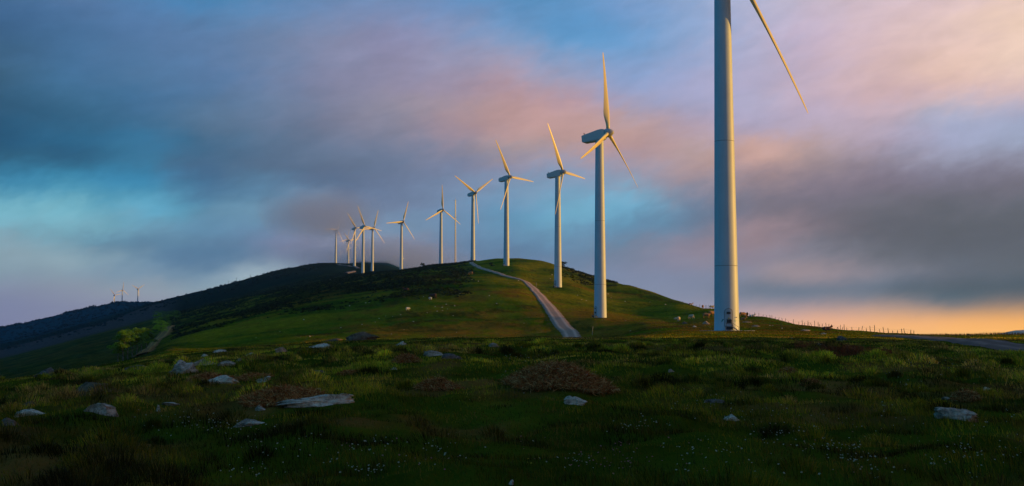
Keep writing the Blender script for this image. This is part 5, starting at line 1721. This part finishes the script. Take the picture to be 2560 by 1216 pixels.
tree(1057, 674, 9, 11, DG, "small dark bush on the skyline left of the lattice mast", 524, None, True, 990)
tree(1229, 667, 10, 9, DG, "small dark bush beside the road below the hilltop turbine", 525, None, True)
tree(1408, 672, 12, 18, DG, "dark bush on the crest just right of the third turbine's tower", 526, None, True, 735)
for k, (px, d, h) in enumerate(((591, 1860, 7), (571, 1860, 5), (626, 1870, 6))):
    p = at(px, d); bm = bmesh.new(); hh = h * d / F + 1.5
    tube_bm(bm, (0, 0, -0.5), (0, 0, hh), 0.22, 6, 0.16); box_bm(bm, (0, 0, hh - 0.5), (1.8, 0.2, 0.2))
    o = link_mesh("utility_pole", mesh_of(bm, "utility_pole", M['wood'])); o.location = p
    tag(o, ["middle one of three thin poles on the skyline of the further hill", "lowest of three thin poles on the skyline of the further hill", "highest of three thin poles on the skyline of the further hill"][k], "pole", "poles on the further hill")

add_grass()
add_flowers()
add_scrub()


# ------------------------------------------------------------------ air
def box_obj(name, lo, hi, mat):
    bm = bmesh.new(); bmesh.ops.create_cube(bm, size=1.0)
    c = [(a + b) / 2 for a, b in zip(lo, hi)]; s = [b - a for a, b in zip(lo, hi)]
    for v in bm.verts: v.co = Vector((v.co.x * s[0], v.co.y * s[1], v.co.z * s[2]))
    o = bm_obj(name, bm, mat); o.location = c
    return o


zmin = float(zz.min())
print("lowest ground", zmin, "highest", float(zz.max()))
hm = bpy.data.materials.new("air"); hm.use_nodes = True; h_ = NT(hm.node_tree)
for nd in list(h_.n): h_.n.remove(nd)
pv = h_.new("ShaderNodeVolumePrincipled")
pv.inputs["Color"].default_value = (0.34, 0.64, 0.95, 1)
pv.inputs["Density"].default_value = HAZE
pv.inputs["Anisotropy"].default_value = 0.55
ho = h_.new("ShaderNodeOutputMaterial"); h_.l.new(pv.outputs[0], ho.inputs["Volume"])
hm.cycles.homogeneous_volume = True
tag(box_obj("haze", (-4650, -4650, zmin - 1.0), (4650, 4650, 290.0), hm), "thin blue haze between the viewer and the far hills", "haze", kind='stuff')

# the cloud that hangs on the summit of the further hill, and the mist over the rise behind it
def cloud_bank(name, label, lo, hi, semi, dens, seed):
    fm = bpy.data.materials.new(name); fm.use_nodes = True; f_ = NT(fm.node_tree)
    for nd in list(f_.n): f_.n.remove(nd)
    tc = f_.new("ShaderNodeTexCoord"); q = f_.vmath('ADD', tc.outputs["Object"], (seed * 531.0, 0, 0))
    nz = f_.noise(q, 0.009, 4, 0.55, 0.5)
    rad_ = f_.vmath('LENGTH', f_.vmath('MULTIPLY', tc.outputs["Object"], tuple(1 / s_ for s_ in semi)))
    body = f_.maprange(f_.math('SUBTRACT', rad_, f_.math('MULTIPLY', f_.math('SUBTRACT', nz, 0.5), 1.5)), 0.95, 0.25)
    pv = f_.new("ShaderNodeVolumePrincipled"); pv.inputs["Color"].default_value = (0.985, 0.985, 1.0, 1); pv.inputs["Anisotropy"].default_value = 0.85
    f_.l.new(f_.math('MULTIPLY', body, dens), pv.inputs["Density"])
    fo = f_.new("ShaderNodeOutputMaterial"); f_.l.new(pv.outputs[0], fo.inputs["Volume"])
    tag(box_obj(name, lo, hi, fm), label, "cloud", kind='stuff')


cloud_bank("hill_cloud", "soft lavender cloud resting on the summit of the misty hill", (-480, 1430, 95), (-50, 1960, 240), (105, 210, 42), FOG, 0)
cloud_bank("hill_mist", "pale mist hiding the top of the rise behind the far turbines", (-560, 2080, 55), (40, 2700, 235), (200, 260, 62), FOG * 0.9, 1)
